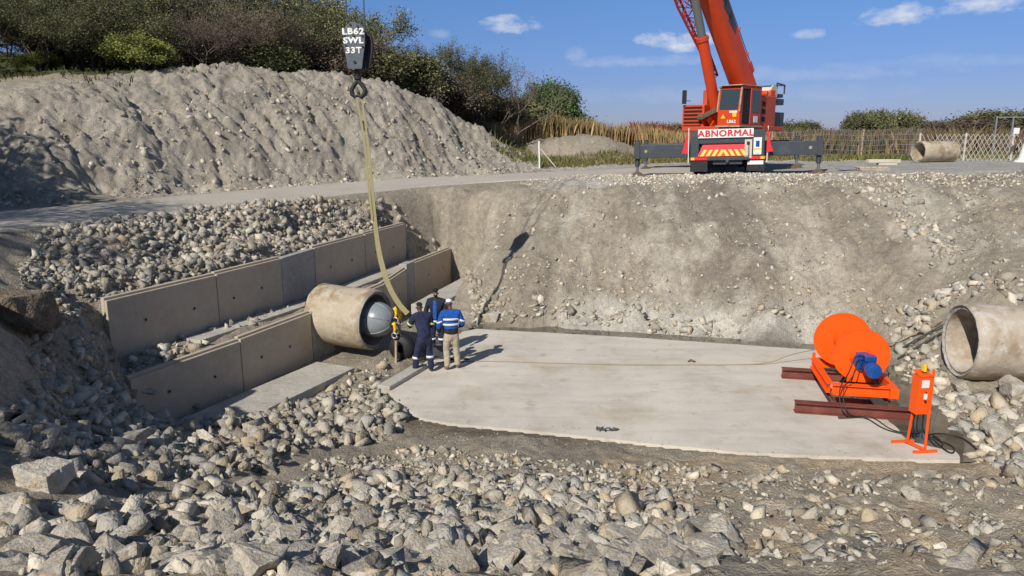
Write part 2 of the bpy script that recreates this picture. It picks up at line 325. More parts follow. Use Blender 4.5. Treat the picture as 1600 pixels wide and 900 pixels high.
# pit floor round the slab
C(*[(x, y, -.12) for x, y in [pz(u, v, 0) for u, v in [(640, 610), (800, 600), (1000, 620), (1200, 620), (1350, 620), (1300, 680), (1000, 680), (800, 650), (760, 540), (1000, 550), (1200, 570), (700, 640)]]])
C(*[(x, y, -.015) for x, y in [pz(u, v, 0) for u, v in [(640, 668), (740, 680), (900, 696), (1050, 712), (1250, 728), (1400, 735)]]])
C(*[(x, y, -.14) for x, y in [pz(u, v, 0) for u, v in [(1440, 640), (1480, 660), (1520, 700), (1420, 590), (1390, 560)]]])
C(*[(x, y, -.08) for x, y in [pz(u, v, 0) for u, v in [(740, 502), (860, 508), (1000, 516), (1150, 525), (1260, 534), (1340, 538)]]])
C(*[(x, y, .22) for x, y in [pz(u, v, .2) for u, v in [(740, 488), (860, 494), (1000, 500), (1150, 508), (1260, 516)]]])
# foreground bank
for Y, z in [(1., 4.0), (2.5, 3.6), (4, 2.85), (5.5, 2.2), (7, 1.6), (8.5, 1.02), (10, .48)]:
    for X in (-2.5, 0, 3, 6, 9): C((X, Y, z - (.25 if X > 5 and Y < 9 else 0)))
C((12, 9, .7), (13, 12, .6), (12, 5, 2.2), (18, 8, 1.5), (20, 2, 3.5), (0, -3, 4.0), (-8, -3, 4.4), (10, -3, 4.0))
C((11.2, 15.2, .45), (9.6, 15.4, .3), (10.6, 13.4, .3), (9.4, 13, .15), (12.5, 14, .6), (9.7, 11.4, .2), (13.5, 16, 1.2))
# left side: floor below the wall, rubble up to the bank
C((-3.6, 11, .5), (-3.2, 12.4, .15), (-4.6, 12.3, .3), (-5.5, 12.6, .35), (-4.2, 13.6, .1), (-3.1, 14.6, -.02), (-2.9, 16.2, -.05), (-5.2, 10.6, .85), (-4.6, 8.5, 1.35), (-6.6, 12.1, .75), (-7.1, 11.1, 1.6), (-6.1, 9.4, 1.75))
C((-4.6, 6.5, 2.1), (-5.2, 4.5, 2.9), (-6.4, 7.5, 2.5), (-7.0, 8.9, 3.25), (-7.6, 9.6, 3.6), (-6.4, 5.5, 3.7), (-8.5, 8.5, 4.4), (-8.6, 11, 3.3), (-7.8, 12.6, 2.3), (-8.6, 13.2, 2.75), (-10, 7, 5.0), (-10, 12.5, 3.45), (-8, 3, 4.4))
# far pit beyond the pipe and wall foot
C((-2.5, 19, -.1), (-2.0, 20.4, -.08), (-2.3, 22, .1), (-1.5, 22.5, .4), (-1.6, 24.5, .75), (-1.2, 26, 1.4), (-2.2, 28.2, 2.5), (-3.0, 27.6, 2.4), (-.5, 23.0, .8))
for p, n in along(LOW, .6):
    zb = .02 + .12*max(0, (p.y-18)/9)
    C((*(p+n*.05), zb), (*(p+n*.7), zb-.02), (*(p-n*.22), 1.02), (*(p-n*.75), 1.10))
for p, n in along(UP, .6): C((*(p+n*.05), 1.12), (*(p-n*.22), 2.32), (*(p-n*1.0), 2.62))
C((-4.25, 17.2, .38), (-3.75, 17.05, .28), (-4.3, 18.0, .5), (-3.6, 17.9, .25), (-3.9, 18.6, .35), (-3.3, 16.7, .12))
C((-7.6, 13.1, 1.9), (-7.3, 12.5, 1.55), (-3.0, 28.3, 3.0), (-4.2, 27.4, 3.0), (-4.8, 28.2, 3.4))
# road, both edges
ROAD = [(-16.5, 7.6, 4.4), (-13.6, 13.8, 3.75), (-12.2, 18.0, 3.5), (-10.0, 22.8, 3.5), (-7.4, 27.0, 3.55), (-3.9, 30.3, 3.66), (.3, 31.7, 3.80), (5.0, 31.9, 3.95), (10, 32.5, 4.12)]
ROAD_W = [2.6, 2.6, 2.5, 2.4, 2.3, 2.3, 2.5, 3.2, 3.5]
for i, (x, y, z) in enumerate(ROAD):
    a = Vector(ROAD[max(i-1, 0)][:2]); b = Vector(ROAD[min(i+1, len(ROAD)-1)][:2]); n = Vector(((b-a).y, -(b-a).x)).normalized(); w = ROAD_W[i]
    for k in (-1, 0, 1): C((x+n.x*w*k, y+n.y*w*k, z))
    C((x+n.x*(w+.9), y+n.y*(w+.9), z-.12))
# slope crest and gravel pad
def S3(lst, dz=0): C(*[(p[0], p[1], p[2]+dz) for p in [py(*q) for q in lst]])
S3([(650, 296, 28.6), (720, 292, 27.8), (800, 290, 27), (900, 289, 26.2), (1000, 289, 25.4), (1100, 290, 24.8), (1200, 290, 24.4), (1300, 290, 23.9), (1450, 290, 23), (1600, 290, 21.8), (1750, 290, 20.5)])
S3([(680, 350, 27.3), (740, 350, 26.5), (800, 350, 25.4), (1000, 350, 23.8), (1200, 350, 22.8), (1400, 350, 21.6), (1600, 350, 19.3), (720, 400, 25.7)])
S3([(800, 420, 23.1), (1000, 420, 22.2), (1200, 420, 21.0), (1400, 420, 20.0), (1600, 420, 17.2)])
S3([(1000, 480, 20.7), (1200, 480, 19.7), (1400, 500, 18.7), (1560, 465, 16.6), (840, 470, 21.6)])
C((8.2, 28.5, 4.1), (4.4, 28.0, 4.0), (12, 28, 4.2), (11, 24.8, 4.12), (16, 24, 4.28), (20, 22, 4.35), (20, 30, 4.3), (14, 36, 4.2), (26, 28, 4.4), (8, 36, 4.1), (24, 14, 3.0), (30, 8, 3.2), (24, 18, 4.0))
# spoil mound
S3([(0, 158, 26), (80, 153, 27), (165, 152, 28.3), (225, 138, 30.5), (310, 107, 33.5), (420, 108, 35.5), (520, 118, 37), (600, 128, 38.5), (680, 160, 40), (760, 208, 41), (825, 246, 41)])
for (u, v, Y) in [(0, 290, 23.2), (150, 296, 25.0), (300, 296, 27.6), (430, 289, 29.8), (560, 281, 32.2), (690, 271, 35), (820, 262, 38)]:
    C(py(u, v, Y)[:2] + (3.6,))
S3([(60, 230, 24.3), (210, 200, 27.6), (330, 190, 30.0), (450, 190, 32.2), (560, 190, 34.2), (660, 210, 36.5), (740, 240, 38.3)])
C((-22, 20, 4.4), (-22, 24, 6.5), (-20, 15, 4.2), (-26, 14, 5.2), (-14, 5, 4.8))
C((-24, 37, 8.3), (-30, 47, 10), (-20, 47, 8.6), (-18, 39, 7.6), (-11, 46, 6.6), (-4, 49, 5.4), (2, 52, 4.6), (-15, 60, 8), (-35, 36, 8.5), (-40, 60, 12), (-30, 28, 7.6), (-2, 45, 4.9), (3, 44, 4.1), (5, 60, 4.2), (-5, 62, 5))
C((5, 38, 4.0), (16, 45, 4.1), (30, 45, 4.2), (45, 40, 4.3), (12, 60, 4.2), (35, 60, 4.2), (60, 60, 4.3), (45, 20, 4.4), (40, 5, 4), (0, 80, 4.2), (40, 80, 4.2), (-40, 80, 9), (-20, 85, 7), (-60, 40, 9), (-45, 10, 6))
C((4.2, 46, 5.6), (2.6, 45, 5.3), (5.9, 45.5, 5.3), (1.0, 44, 4.2), (7.6, 44.5, 4.2), (4.2, 42.7, 4.3))     # small spoil heap in the reeds
P = np.array(cps, dtype=float)
_, ui = np.unique(np.round(P[:, :2], 2), axis=0, return_index=True); P = P[ui]
D = np.sqrt(((P[:, None, :2]-P[None, :, :2])**2).sum(2) + .03)
Aug = np.zeros((len(P)+1, len(P)+1)); Aug[:-1, :-1] = D; Aug[:-1, :-1] -= np.eye(len(P))*.004; Aug[:-1, -1] = 1; Aug[-1, :-1] = 1
W = np.linalg.solve(Aug, np.append(P[:, 2], 0))
def rbf(x, y):
    x = np.asarray(x, float); y = np.asarray(y, float); sh = x.shape; x = x.ravel(); y = y.ravel(); out = np.empty(len(x))
    for i in range(0, len(x), 20000):
        d = np.sqrt((x[i:i+20000, None]-P[None, :, 0])**2 + (y[i:i+20000, None]-P[None, :, 1])**2 + .03); out[i:i+20000] = d @ W[:-1] + W[-1]
    far = np.clip((np.sqrt(x**2+(y-30)**2)-60)/60, 0, 1); out = out*(1-far) + 4.2*far
    return out.reshape(sh)
def hash2(ix, iy, seed):
    h = (ix.astype(np.int64)*374761393 + iy.astype(np.int64)*668265263 + seed*974634777) & 0xffffffff
    h = ((h ^ (h >> 13))*1274126177) & 0xffffffff; return ((h ^ (h >> 16)) & 0xffffff)/float(0xffffff)
def vnoise(x, y, seed=0):
    ix, iy = np.floor(x), np.floor(y); fx, fy = x-ix, y-iy; fx = fx*fx*(3-2*fx); fy = fy*fy*(3-2*fy)
    a, b, c, d = hash2(ix, iy, seed), hash2(ix+1, iy, seed), hash2(ix, iy+1, seed), hash2(ix+1, iy+1, seed)
    return (a*(1-fx)+b*fx)*(1-fy)+(c*(1-fx)+d*fx)*fy
def fbm(x, y, f, o=4, seed=0, ridged=False):
    t, a, s = 0, 1, 0
    for i in range(o):
        n = vnoise(x*f+17.3*i, y*f-9.1*i, seed+i)
        if ridged: n = 1-np.abs(2*n-1)
        t = t+a*n; s += a; a *= .5; f *= 2.03
    return t/s
def pdist(x, y, poly, closed=True):      # distance to a polyline / polygon border
    d = np.full(x.shape, 1e9); n = len(poly)
    for i in range(n if closed else n-1):
        ax, ay = poly[i][:2]; bx, by = poly[(i+1) % n][:2]; L2 = (bx-ax)**2+(by-ay)**2
        t = np.clip(((x-ax)*(bx-ax)+(y-ay)*(by-ay))/L2, 0, 1); d = np.minimum(d, np.hypot(x-ax-t*(bx-ax), y-ay-t*(by-ay)))
    return d
def inside(x, y, poly):
    c = np.zeros(x.shape, bool); n = len(poly)
    for i in range(n):
        ax, ay = poly[i]; bx, by = poly[(i+1) % n]
        k = ((ay > y) != (by > y)) & (x < (bx-ax)*(y-ay)/((by-ay) if by != ay else 1e-9)+ax); c ^= k
    return c
def sstep(x, a, b): t = np.clip((x-a)/(b-a), 0, 1); return t*t*(3-2*t)
def chaikin(P, k=3):
    P = [tuple(p) for p in P]
    for _ in range(k):
        Q_ = [P[0]]
        for a, b in zip(P[:-1], P[1:]): Q_ += [tuple(.75*x+.25*y for x, y in zip(a, b)), tuple(.25*x+.75*y for x, y in zip(a, b))]
        P = Q_+[P[-1]]
    return P
RS = chaikin(ROAD, 2)
def roadz(x, y):
    best = np.full(x.shape, 1e9); zz = np.zeros(x.shape)
    for a, b in zip(RS[:-1], RS[1:]):
        dx, dy = b[0]-a[0], b[1]-a[1]; t = np.clip(((x-a[0])*dx+(y-a[1])*dy)/(dx*dx+dy*dy), 0, 1); d = np.hypot(x-a[0]-t*dx, y-a[1]-t*dy); m = d < best; best = np.where(m, d, best); zz = np.where(m, a[2]+(b[2]-a[2])*t, zz)
    return zz, best
def sdist(x, y, Pl):     # signed distance to an open polyline (positive in front of the wall), and whether alongside it
    best = np.full(x.shape, 1e9); sg = np.zeros(x.shape); ok = np.zeros(x.shape)
    for i, (a, b) in enumerate(zip(Pl[:-1], Pl[1:])):
        dx, dy = b[0]-a[0], b[1]-a[1]; L = math.hypot(dx, dy); t = ((x-a[0])*dx+(y-a[1])*dy)/L/L; tc_ = np.clip(t, 0, 1); d = np.hypot(x-a[0]-tc_*dx, y-a[1]-tc_*dy)
        s_ = ((x-a[0])*dy-(y-a[1])*dx)/L; m = d < best; best = np.where(m, d, best); sg = np.where(m, np.sign(s_), sg)
        good = ((t >= 0) | (i > 0)) & ((t <= 1) | (i < len(Pl)-2)); ok = np.where(m, good*1., ok)
    return best*sg, ok
MOUND = [(p[0], p[1]) for p in [py(*q) for q in [(0, 158, 27), (165, 152, 29), (310, 107, 34.5), (420, 108, 36.5), (520, 118, 38), (600, 128, 39.5), (680, 160, 41), (760, 208, 42), (840, 250, 41), (825, 262, 38), (690, 271, 35), (560, 281, 32.2), (430, 289, 29.8), (300, 296, 27.6), (150, 296, 25), (0, 290, 23.2)]]] + [(-24, 20), (-24, 28)]
def zfull(x, y):
    z = rbf(x, y)
    dr = pdist(x, y, ROAD, False); road = 1-sstep(dr, 2.2, 3.6)
    ds = pdist(x, y, SLAB); ins = inside(x, y, SLAB); slab = np.where(ins, 1., 1-sstep(ds, 0, .35))
    fr_ = (1-sstep(ds, .1, .5))*(~ins)*(y < 14.6)
    pad = sstep(y + .12*x, 25.9, 27.2)*sstep(x, 1, 4)*(1-sstep(y, 36, 40))
    dw = np.minimum(pdist(x, y, LOW, False), pdist(x, y, UP, False)); wall = 1-sstep(dw, .25, .7)
    calm = np.clip(road + slab + pad*.9 + wall*.85, 0, 1)
    amp = (1-calm); far = 1-sstep(np.hypot(x, y), 60, 90)
    ins_m = inside(x, y, MOUND); dm = pdist(x, y, MOUND); mound = np.where(ins_m, 1., 1-sstep(dm, 0, 1.5))*(1-road)
    z = z + amp*far*(.34*(fbm(x, y, .8, 3, 1)-.5) + .20*(fbm(x, y, 3.2, 3, 5)-.5) + .07*(fbm(x, y, 11, 2, 9)-.5))
    z = z + fr_*(-.035-z)*.8
    z = np.where(ins, np.minimum(z, -.03), z)
    # rills running down the mound and the cut bank
    tx, ty = .50, .87; a = x*tx+y*ty; b = -x*ty+y*tx; a2 = a + .9*(fbm(x, y, .5, 2, 44)-.5)*2
    ril = fbm(a2*1.0, b*.22, 1.1, 4, 21, True)
    z = z - mound*far*(.30*sstep(ril, .62, .92)) + mound*.45*(fbm(a, b*.6, 1.3, 3, 33)-.5) + mound*.30*(fbm(x, y, 2.6, 3, 36)-.5) + mound*.36*(fbm(x, y, 6, 3, 34)-.5) - mound*.14*sstep(fbm(a2*1.2, b*.7, 2.6, 3, 38, True), .72, .95)*sstep(fbm(x, y, .4, 2, 39), .45, .6)
    cut = sstep(y-.0*x, 25.2, 26.2)*(1-sstep(x, 1.0, 4.))*sstep(x, -4.5, -2.5)*(1-road)*(1-mound)
    z = z + cut*(.40*(fbm(x, y*.5, 1.0, 4, 61)-.5) + .30*(fbm(x, y, 3.4, 3, 62)-.5))
    # gentle rills on the big cut slope
    slope = sstep(x, -1, 1)*sstep(y+.18*x, 20.8, 21.8)*(1-sstep(y+.18*x, 26.0, 27.))
    z = z + slope*(.34*(fbm(x*.8, y*1.3, .9, 3, 73)-.5) + .16*(fbm(x, y, 4.5, 3, 74)-.5)) - slope*.12*sstep(fbm(x*1.2+.5*fbm(x, y, 1, 2, 8), y*.2, 1.0, 4, 71, True), .6, .95)
    zr, dr2 = roadz(x, y); rr_ = 1-sstep(dr2, 2.3, 3.3); z = z*(1-rr_) + (zr + .03*(fbm(x, y, 1.2, 2, 55)-.5))*rr_
    z = z - road*.045
    for Pl, zl, zh in ((LOW, .02, 1.06), (UP, 1.13, 2.33)):
        sd, ok = sdist(x, y, Pl); wf = np.where(sd > 0, 1-sstep(sd, .35 if zl > 1 else 1.15, .8 if zl > 1 else 1.6), 1-sstep(-sd, .35, .9))*ok
        tgt = np.where(sd > -.09, zl, zh) + .05*(fbm(x, y, 4, 2, 77)-.5); z = z*(1-wf) + tgt*wf
    return z
def axis(core0, core1, step, lo, hi):
    a = list(np.arange(core0, core1+1e-6, step)); s = step; p = core1
    while p < hi: s *= 1.16; p += s; a.append(p)
    s = step; p = core0; pre = []
    while p > lo: s *= 1.16; p -= s; pre.append(p)
    return np.array(pre[::-1] + a)
GX = axis(-17, 17, .075, -4000, 4000); GY = np.concatenate([axis(3.2, 30, .075, -300, 30), np.arange(30.1, 43, .1), axis(43.1, 43.1, .1, 43, 6000)])
# a little coarser for the far half of the site
gx, gy = np.meshgrid(GX, GY); GZ = zfull(gx, gy)
def hgt(x, y):
    x = np.asarray(x, float); y = np.asarray(y, float)
    i = np.clip(np.searchsorted(GX, x)-1, 0, len(GX)-2); j = np.clip(np.searchsorted(GY, y)-1, 0, len(GY)-2)
    fx = np.clip((x-GX[i])/(GX[i+1]-GX[i]), 0, 1); fy = np.clip((y-GY[j])/(GY[j+1]-GY[j]), 0, 1)
    return (GZ[j, i]*(1-fx)+GZ[j, i+1]*fx)*(1-fy)+(GZ[j+1, i]*(1-fx)+GZ[j+1, i+1]*fx)*fy
def hz(x, y): return float(hgt(np.array([x]), np.array([y]))[0])
def hit(u, v):                       # first terrain point along a sight line
    x, y, w = ray(u, v); t = np.arange(2.5, 140, .04); zz = hgt(x*t, y*t); k = np.argmax(H+w*t < zz)
    return (x*t[k], y*t[k], zz[k])
X_, Y_ = gx.ravel(), gy.ravel()
def lerp(a, b, t): return a*(1-t[:, None]) + np.array(b)*t[:, None]
col = np.tile(np.array([.43, .375, .29]), (len(X_), 1))
n_m = fbm(X_, Y_, 1.6, 4, 96); mo = inside(X_, Y_, MOUND) | (pdist(X_, Y_, MOUND) < 1.2)
col = lerp(col, (.46, .415, .34), mo*1.); col = lerp(col, (.33, .29, .23), mo*sstep(n_m, .52, .66)*.6)
n_a = fbm(X_, Y_, .35, 4, 90); n_b = fbm(X_, Y_, 1.3, 4, 95)
sl_ = sstep(Y_+.18*X_, 20.5, 21.5)*(1-sstep(Y_+.12*X_, 26.2, 27.4))*sstep(X_, -3, 0)
dk = sl_*sstep(n_a, .47, .62); col = lerp(col, (.30, .262, .21), dk*.85)
col = lerp(col, (.56, .51, .415), sl_*sstep(n_b, .55, .70)*.8); st_ = fbm(X_*1.0+.6*(n_a-.5), Y_*.16, 1.3, 4, 123); col = lerp(col, (.55, .49, .39), sl_*sstep(st_, .54, .68)*.6); col = lerp(col, (.28, .24, .19), sl_*sstep(1-st_, .56, .68)*.5)
stx = hit(1420, 300); sty = hit(1490, 400); dstr = pdist(X_, Y_, [stx[:2], hit(1440, 340)[:2], sty[:2]], False)
col = lerp(col, (.50, .46, .38), (1-sstep(dstr+1.2*(n_b-.5), .1, .9))*.8)
toe = np.array([hit(u, v)[:2] for u, v in [(900, 505), (1000, 510), (1100, 512), (1200, 520), (1260, 525)]]); dt = pdist(X_, Y_, [tuple(p) for p in toe], False)
col = lerp(col, (.66, .62, .535), (1-sstep(dt+1.2*(n_b-.5), .3, 1.1))*.95)
ds = pdist(X_, Y_, SLAB); wet = (1-sstep(ds+.9*(n_b-.5), .15, .75))*(Y_ > 11)*np.clip(1.15-sstep(X_, .5, 2.5)*(Y_ < 15), 0, 1)
col = lerp(col, (.15, .12, .085), wet*.75)
pad = sstep(Y_ + .12*X_, 25.9, 26.6)*sstep(X_, 0, 3)*(1-sstep(Y_, 40, 42)); col = lerp(col, (.52, .485, .425), pad)
fg = (Y_ < 12)*(X_ > 1.5)*1.; col = lerp(col, (.56, .45, .31), fg*.95); col = lerp(col, (.47, .42, .33), fg*sstep(n_b, .42, .6)*.7)
veg = sstep(Y_, 40, 44)*(X_ > -3)*(1-((np.hypot(X_-4.2, Y_-45.5) < 3.4))*1.); col = lerp(col, (.17, .15, .075), veg)
hillg = ((~mo) & (Y_ > 27) & (X_ < -5) & (pdist(X_, Y_, ROAD, False) > 4.5) & (Y_ > 34+.9*(X_+14)))*1.; col = lerp(col, (.075, .082, .03), hillg)
col = col*(1+.12*(fbm(X_, Y_, .15, 3, 99)-.5))[:, None]
stony = np.clip(np.ones(len(X_)) - veg - hillg - .2*(Y_ < 10.5), 0, 1)
nx, ny = len(GX), len(GY); idx = np.arange(nx*ny).reshape(ny, nx)
Q = np.stack([idx[:-1, :-1].ravel(), idx[:-1, 1:].ravel(), idx[1:, 1:].ravel(), idx[1:, :-1].ravel()], 1)
g = np_mesh('ground', np.stack([X_, Y_, GZ.ravel()], 1), Q, M['earth'], smooth=True, attrs={'gcol': ('POINT', col), 'stony': ('POINT', stony)})
tag(g, kind='structure')

# road draped on the ground
rc = chaikin([(*p[:2], w) for p, w in zip(ROAD, ROAD_W)], 3); rv = []; NS = 26
for i, (x, y, w) in enumerate(rc):
    a = Vector(rc[max(i-1, 0)][:2]); b = Vector(rc[min(i+1, len(rc)-1)][:2]); n = Vector(((b-a).y, -(b-a).x)).normalized()
    for k in range(NS+1):
        s = -1+2*k/NS; jit = (.30*(vnoise(np.array([i*.31]), np.array([s*3.]), 3)[0]-.5)) if abs(s) == 1 else 0
        q = (x+n.x*(w*s*.93+jit), y+n.y*(w*s*.93+jit)); rv.append((q[0], q[1], hz(*q)+.05 - (.05 if abs(s) == 1 else 0)))
rf = np.array([(i*(NS+1)+k, i*(NS+1)+k+1, (i+1)*(NS+1)+k+1, (i+1)*(NS+1)+k) for i in range(len(rc)-1) for k in range(NS)])
tag(np_mesh('gravel_road', np.array(rv), rf, M['road'], smooth=True), kind='structure')

# slab, water
def wobble(poly, step=.25, amp=.05):
    out = []
    for i in range(len(poly)):
        a, b = Vector(poly[i]), Vector(poly[(i+1) % len(poly)]); L = (b-a).length; k = max(1, int(L/step)); n = Vector(((b-a).y, -(b-a).x))/max(L, 1e-6)
        for j in range(k):
            p = a.lerp(b, j/k) + n*random.uniform(-amp, amp)*(1 if j else 0); out.append((p.x, p.y))
    return out
def sheet(name, poly, z0, z1, m, bevel=0):
    bm = bmesh.new(); vs = [bm.verts.new((x, y, z1)) for x, y in poly]; f = bm.faces.new(vs); 
    if f.normal.z < 0: f.normal_flip()
    if z0 < z1:
        r = bmesh.ops.extrude_face_region(bm, geom=[f]); bmesh.ops.translate(bm, vec=(0, 0, z0-z1), verts=[e for e in r['geom'] if isinstance(e, bmesh.types.BMVert)])
    bmesh.ops.triangulate(bm, faces=bm.faces); bmesh.ops.recalc_face_normals(bm, faces=bm.faces)
    me = bpy.data.meshes.new(name); bm.to_mesh(me); bm.free(); me.materials.append(m); o = bpy.data.objects.new(name, me); COL.objects.link(o); return o
tag(sheet('concrete_slab', wobble(SLAB, .16, .014), -.3, 0, M['slab']), kind='structure')
pud = [pz(u, v, 0) for u, v in [(1310, 655), (1385, 653), (1405, 672), (1420, 690), (1455, 698), (1495, 705), (1500, 722), (1530, 720), (1540, 704), (1500, 672), (1478, 650), (1462, 625), (1462, 600), (1440, 590), (1410, 570), (1385, 572), (1395, 600), (1330, 612), (1300, 620)]]
tag(sheet('puddle_water', wobble(pud, .18, .03), 0, .006, M['water']), kind='structure')
ch = [pz(u, v, -.05) for u, v in [(735, 507), (800, 506), (900, 513), (1000, 520), (1150, 530), (1265, 538), (1330, 541), (1335, 556), (1265, 552), (1000, 535), (860, 527), (745, 520)]]
tag(sheet('channel_water', wobble(ch, .2, .05), -.06, -.045, M['water']), kind='structure')

# ------------------------------------------------------------------ retaining walls
Zv = Vector((0, 0, 1))
def seg_frame(a, b, z):
    a, b = Vector((*a, z)), Vector((*b, z)); d = (b-a).normalized(); n = Vector((d.y, -d.x, 0)); L = (b-a).length
    T = Matrix(((d.x, n.x, 0, a.x), (d.y, n.y, 0, a.y), (0, 0, 1, z), (0, 0, 0, 1))); return T, L
def wall_panel(a, b, z0, h0, h1, label, m='panel', holes=(), step=True, thick=.17, group='precast wall panels'):
    T, L = seg_frame(a, b, z0); root = empty('retaining_wall_panel', label, 'wall panel', T.translation, (0, 0, math.atan2(T[1][0], T[0][0])), group)
    bm = MB(); g_ = .012
    def pr(y0, y1, ht0, ht1, zb):
        bm.add([(g_, y0, zb), (L-g_, y0, zb), (L-g_, y1, zb), (g_, y1, zb), (g_, y0, ht0), (L-g_, y0, ht1), (L-g_, y1, ht1), (g_, y1, ht0)], [(0, 3, 2, 1), (4, 5, 6, 7), (0, 1, 5, 4), (2, 3, 7, 6), (0, 4, 7, 3), (1, 2, 6, 5)])
    if step:
        pr(-.07, 0, h0-.05, h1-.05, -.5); pr(-thick, -.0705, h0, h1, -.5)
    else: pr(-thick, 0, h0, h1, -.5)
    # local +y is the face normal only after the flip below
    o = bm.build('panel_face', M[m], root, bevel=.012)
    for v in o.data.vertices: v.co.y = v.co.y
    root['_n'] = 1
    for (t, zz) in holes:
        hb = MB(); hb.lathe((L*t, -.002, zz), (0, 1, 0), [(0, .030), (.014, .030), (.014, .046), (-.004, .046)], 16)
        hb.build('weep_hole_rim', M['cast'], root, smooth=False); db = MB(); db.cyl((L*t, -.002, zz), (L*t, .006, zz), .030, n=14); db.build('weep_hole_shade', M['dark'], root)  # near-black disc stands in for the shade inside the hole
    return root
# local frame: x along the wall, y = -(face normal); mirror so that the face looks into the pit
def wall_panel_at(P0, P1, *a, **k):
    r = wall_panel(P1, P0, *a, **k)     # reversed so that +y faces the pit
    return r
def pt(Pl, t):    # point at arc length t
    for a, b in zip(Pl[:-1], Pl[1:]):
        L = math.hypot(b[0]-a[0], b[1]-a[1])
        if t <= L: return (a[0]+(b[0]-a[0])*t/L, a[1]+(b[1]-a[1])*t/L)
        t -= L
    return Pl[-1]
hl = [(.28, .58), (.70, .62)]
wall_panel_at(LOW[0], LOW[1], 0, 1.20, 1.15, 'lower tier precast wall panel nearest the camera, rubble at its end', holes=hl)
wall_panel_at(LOW[1], LOW[2], 0, 1.27, 1.24, 'lower tier precast wall panel second from the near end, left of the old pipe', holes=[(.35, .6), (.75, .62)])
wall_panel_at(LOW[2], LOW[3], 0, 1.25, 1.25, 'short rough cast infill of lower wall touching the left of the old pipe', m='cast', step=False, thick=.2)
wall_panel_at((-4.3, 19.2), (-3.78, 21.0), .05, 1.22, 1.22, 'lower tier wall panel directly behind the pipe mouth', holes=[(.4, .55)])
wall_panel_at((-3.78, 21.0), (-3.42, 23.35), .05, 1.27, 1.22, 'lower tier wall panel between the pipe and the far concrete pier', holes=[(.35, .55), (.8, .5)])
wall_panel_at((-3.42, 23.35), (-3.26, 24.0), .05, 1.36, 1.36, 'narrow pale cast pier in far half of lower wall', m='cast', step=False, thick=.28)
wall_panel_at((-3.26, 24.0), LOW[6], .12, 1.28, 1.28, 'lower tier wall panel at the far end, beside the rubble corner', holes=[(.25, .65), (.65, .62)])
wall_panel_at(UP[0], (-6.82, 16.55), 1.1, 1.30, 1.28, 'upper tier precast wall panel at the near end with brown edge', holes=[(.25, .62), (.70, .66)])
wall_panel_at((-6.82, 16.55), (-5.95, 18.6), 1.1, 1.35, 1.32, 'upper tier wall panel left of the rough infill', holes=[(.35, .68), (.78, .62)])
wall_panel_at((-5.95, 18.6), (-5.55, 20.3), 1.1, 1.30, 1.30, 'rough grey cast infill in the middle of the upper wall', m='cast', step=False, thick=.2)
wall_panel_at((-5.55, 20.3), (-4.68, 23.1), 1.12, 1.34, 1.34, 'upper tier wall panel right of the rough infill', holes=[(.3, .62), (.72, .62)])
wall_panel_at((-4.68, 23.1), UP[5], 1.12, 1.36, 1.36, 'upper tier wall panel at the far end below the cut bank', holes=[(.35, .62), (.78, .64)])
def strip(a, b, off0, off1, z0, z1, label, name='wall_footing', m='footing'):
    T, L = seg_frame(a, b, 0); bm = MB(); n = max(2, int(L/.3)); top = []
    vs = []; fs = []
    for i in range(n+1):
        x = L*i/n; e = .02*random.uniform(-1, 1)
        vs += [(x, off0, z0), (x, off0, z1+e*.3), (x, off1+e, z1+e*.3), (x, off1+e*1.5, z0)]
    for i in range(n):
        for k in range(4): fs.append((i*4+k, i*4+(k+1) % 4, i*4+4+(k+1) % 4, i*4+4+k))
    fs += [(3, 2, 1, 0), (n*4, n*4+1, n*4+2, n*4+3)]
    bm.add([T @ Vector(v) for v in vs], fs); o = bm.build(name, M[m], bevel=.01); tag(o, label, 'concrete footing'); return o
strip((-6.6, 12.9), (-4.75, 17.0), .02, 1.15, -.3, .14, 'concrete toe footing in front of the near lower wall, ends before the pipe')
strip((-3.35, 22.0), (-2.1, 26.2), .25, 1.10, -.3, .42, 'pale concrete footing block behind the workers at the foot of far wall')
strip((-7.2, 15.4), (-5.65, 19.2), .02, .5, .8, 1.17, 'dusty concrete ledge strip under the near half of upper wall')
strip((-5.35, 20.2), (-3.6, 25.8), .02, .62, .8, 1.20, 'sunlit concrete ledge strip under the far half of upper wall')
# kerb-like block at the slab corner by the worker's feet
a, b = pz(600, 603, .1), pz(660, 568, .1)
T, L = seg_frame(a, b, 0); kb = MB(T); kb.box(0, L, -.18, .14, -.2, .10); tag(kb.build('concrete_kerb', M['footing'], bevel=.02), 'low broken concrete kerb at the slab corner under the workers', 'kerb')

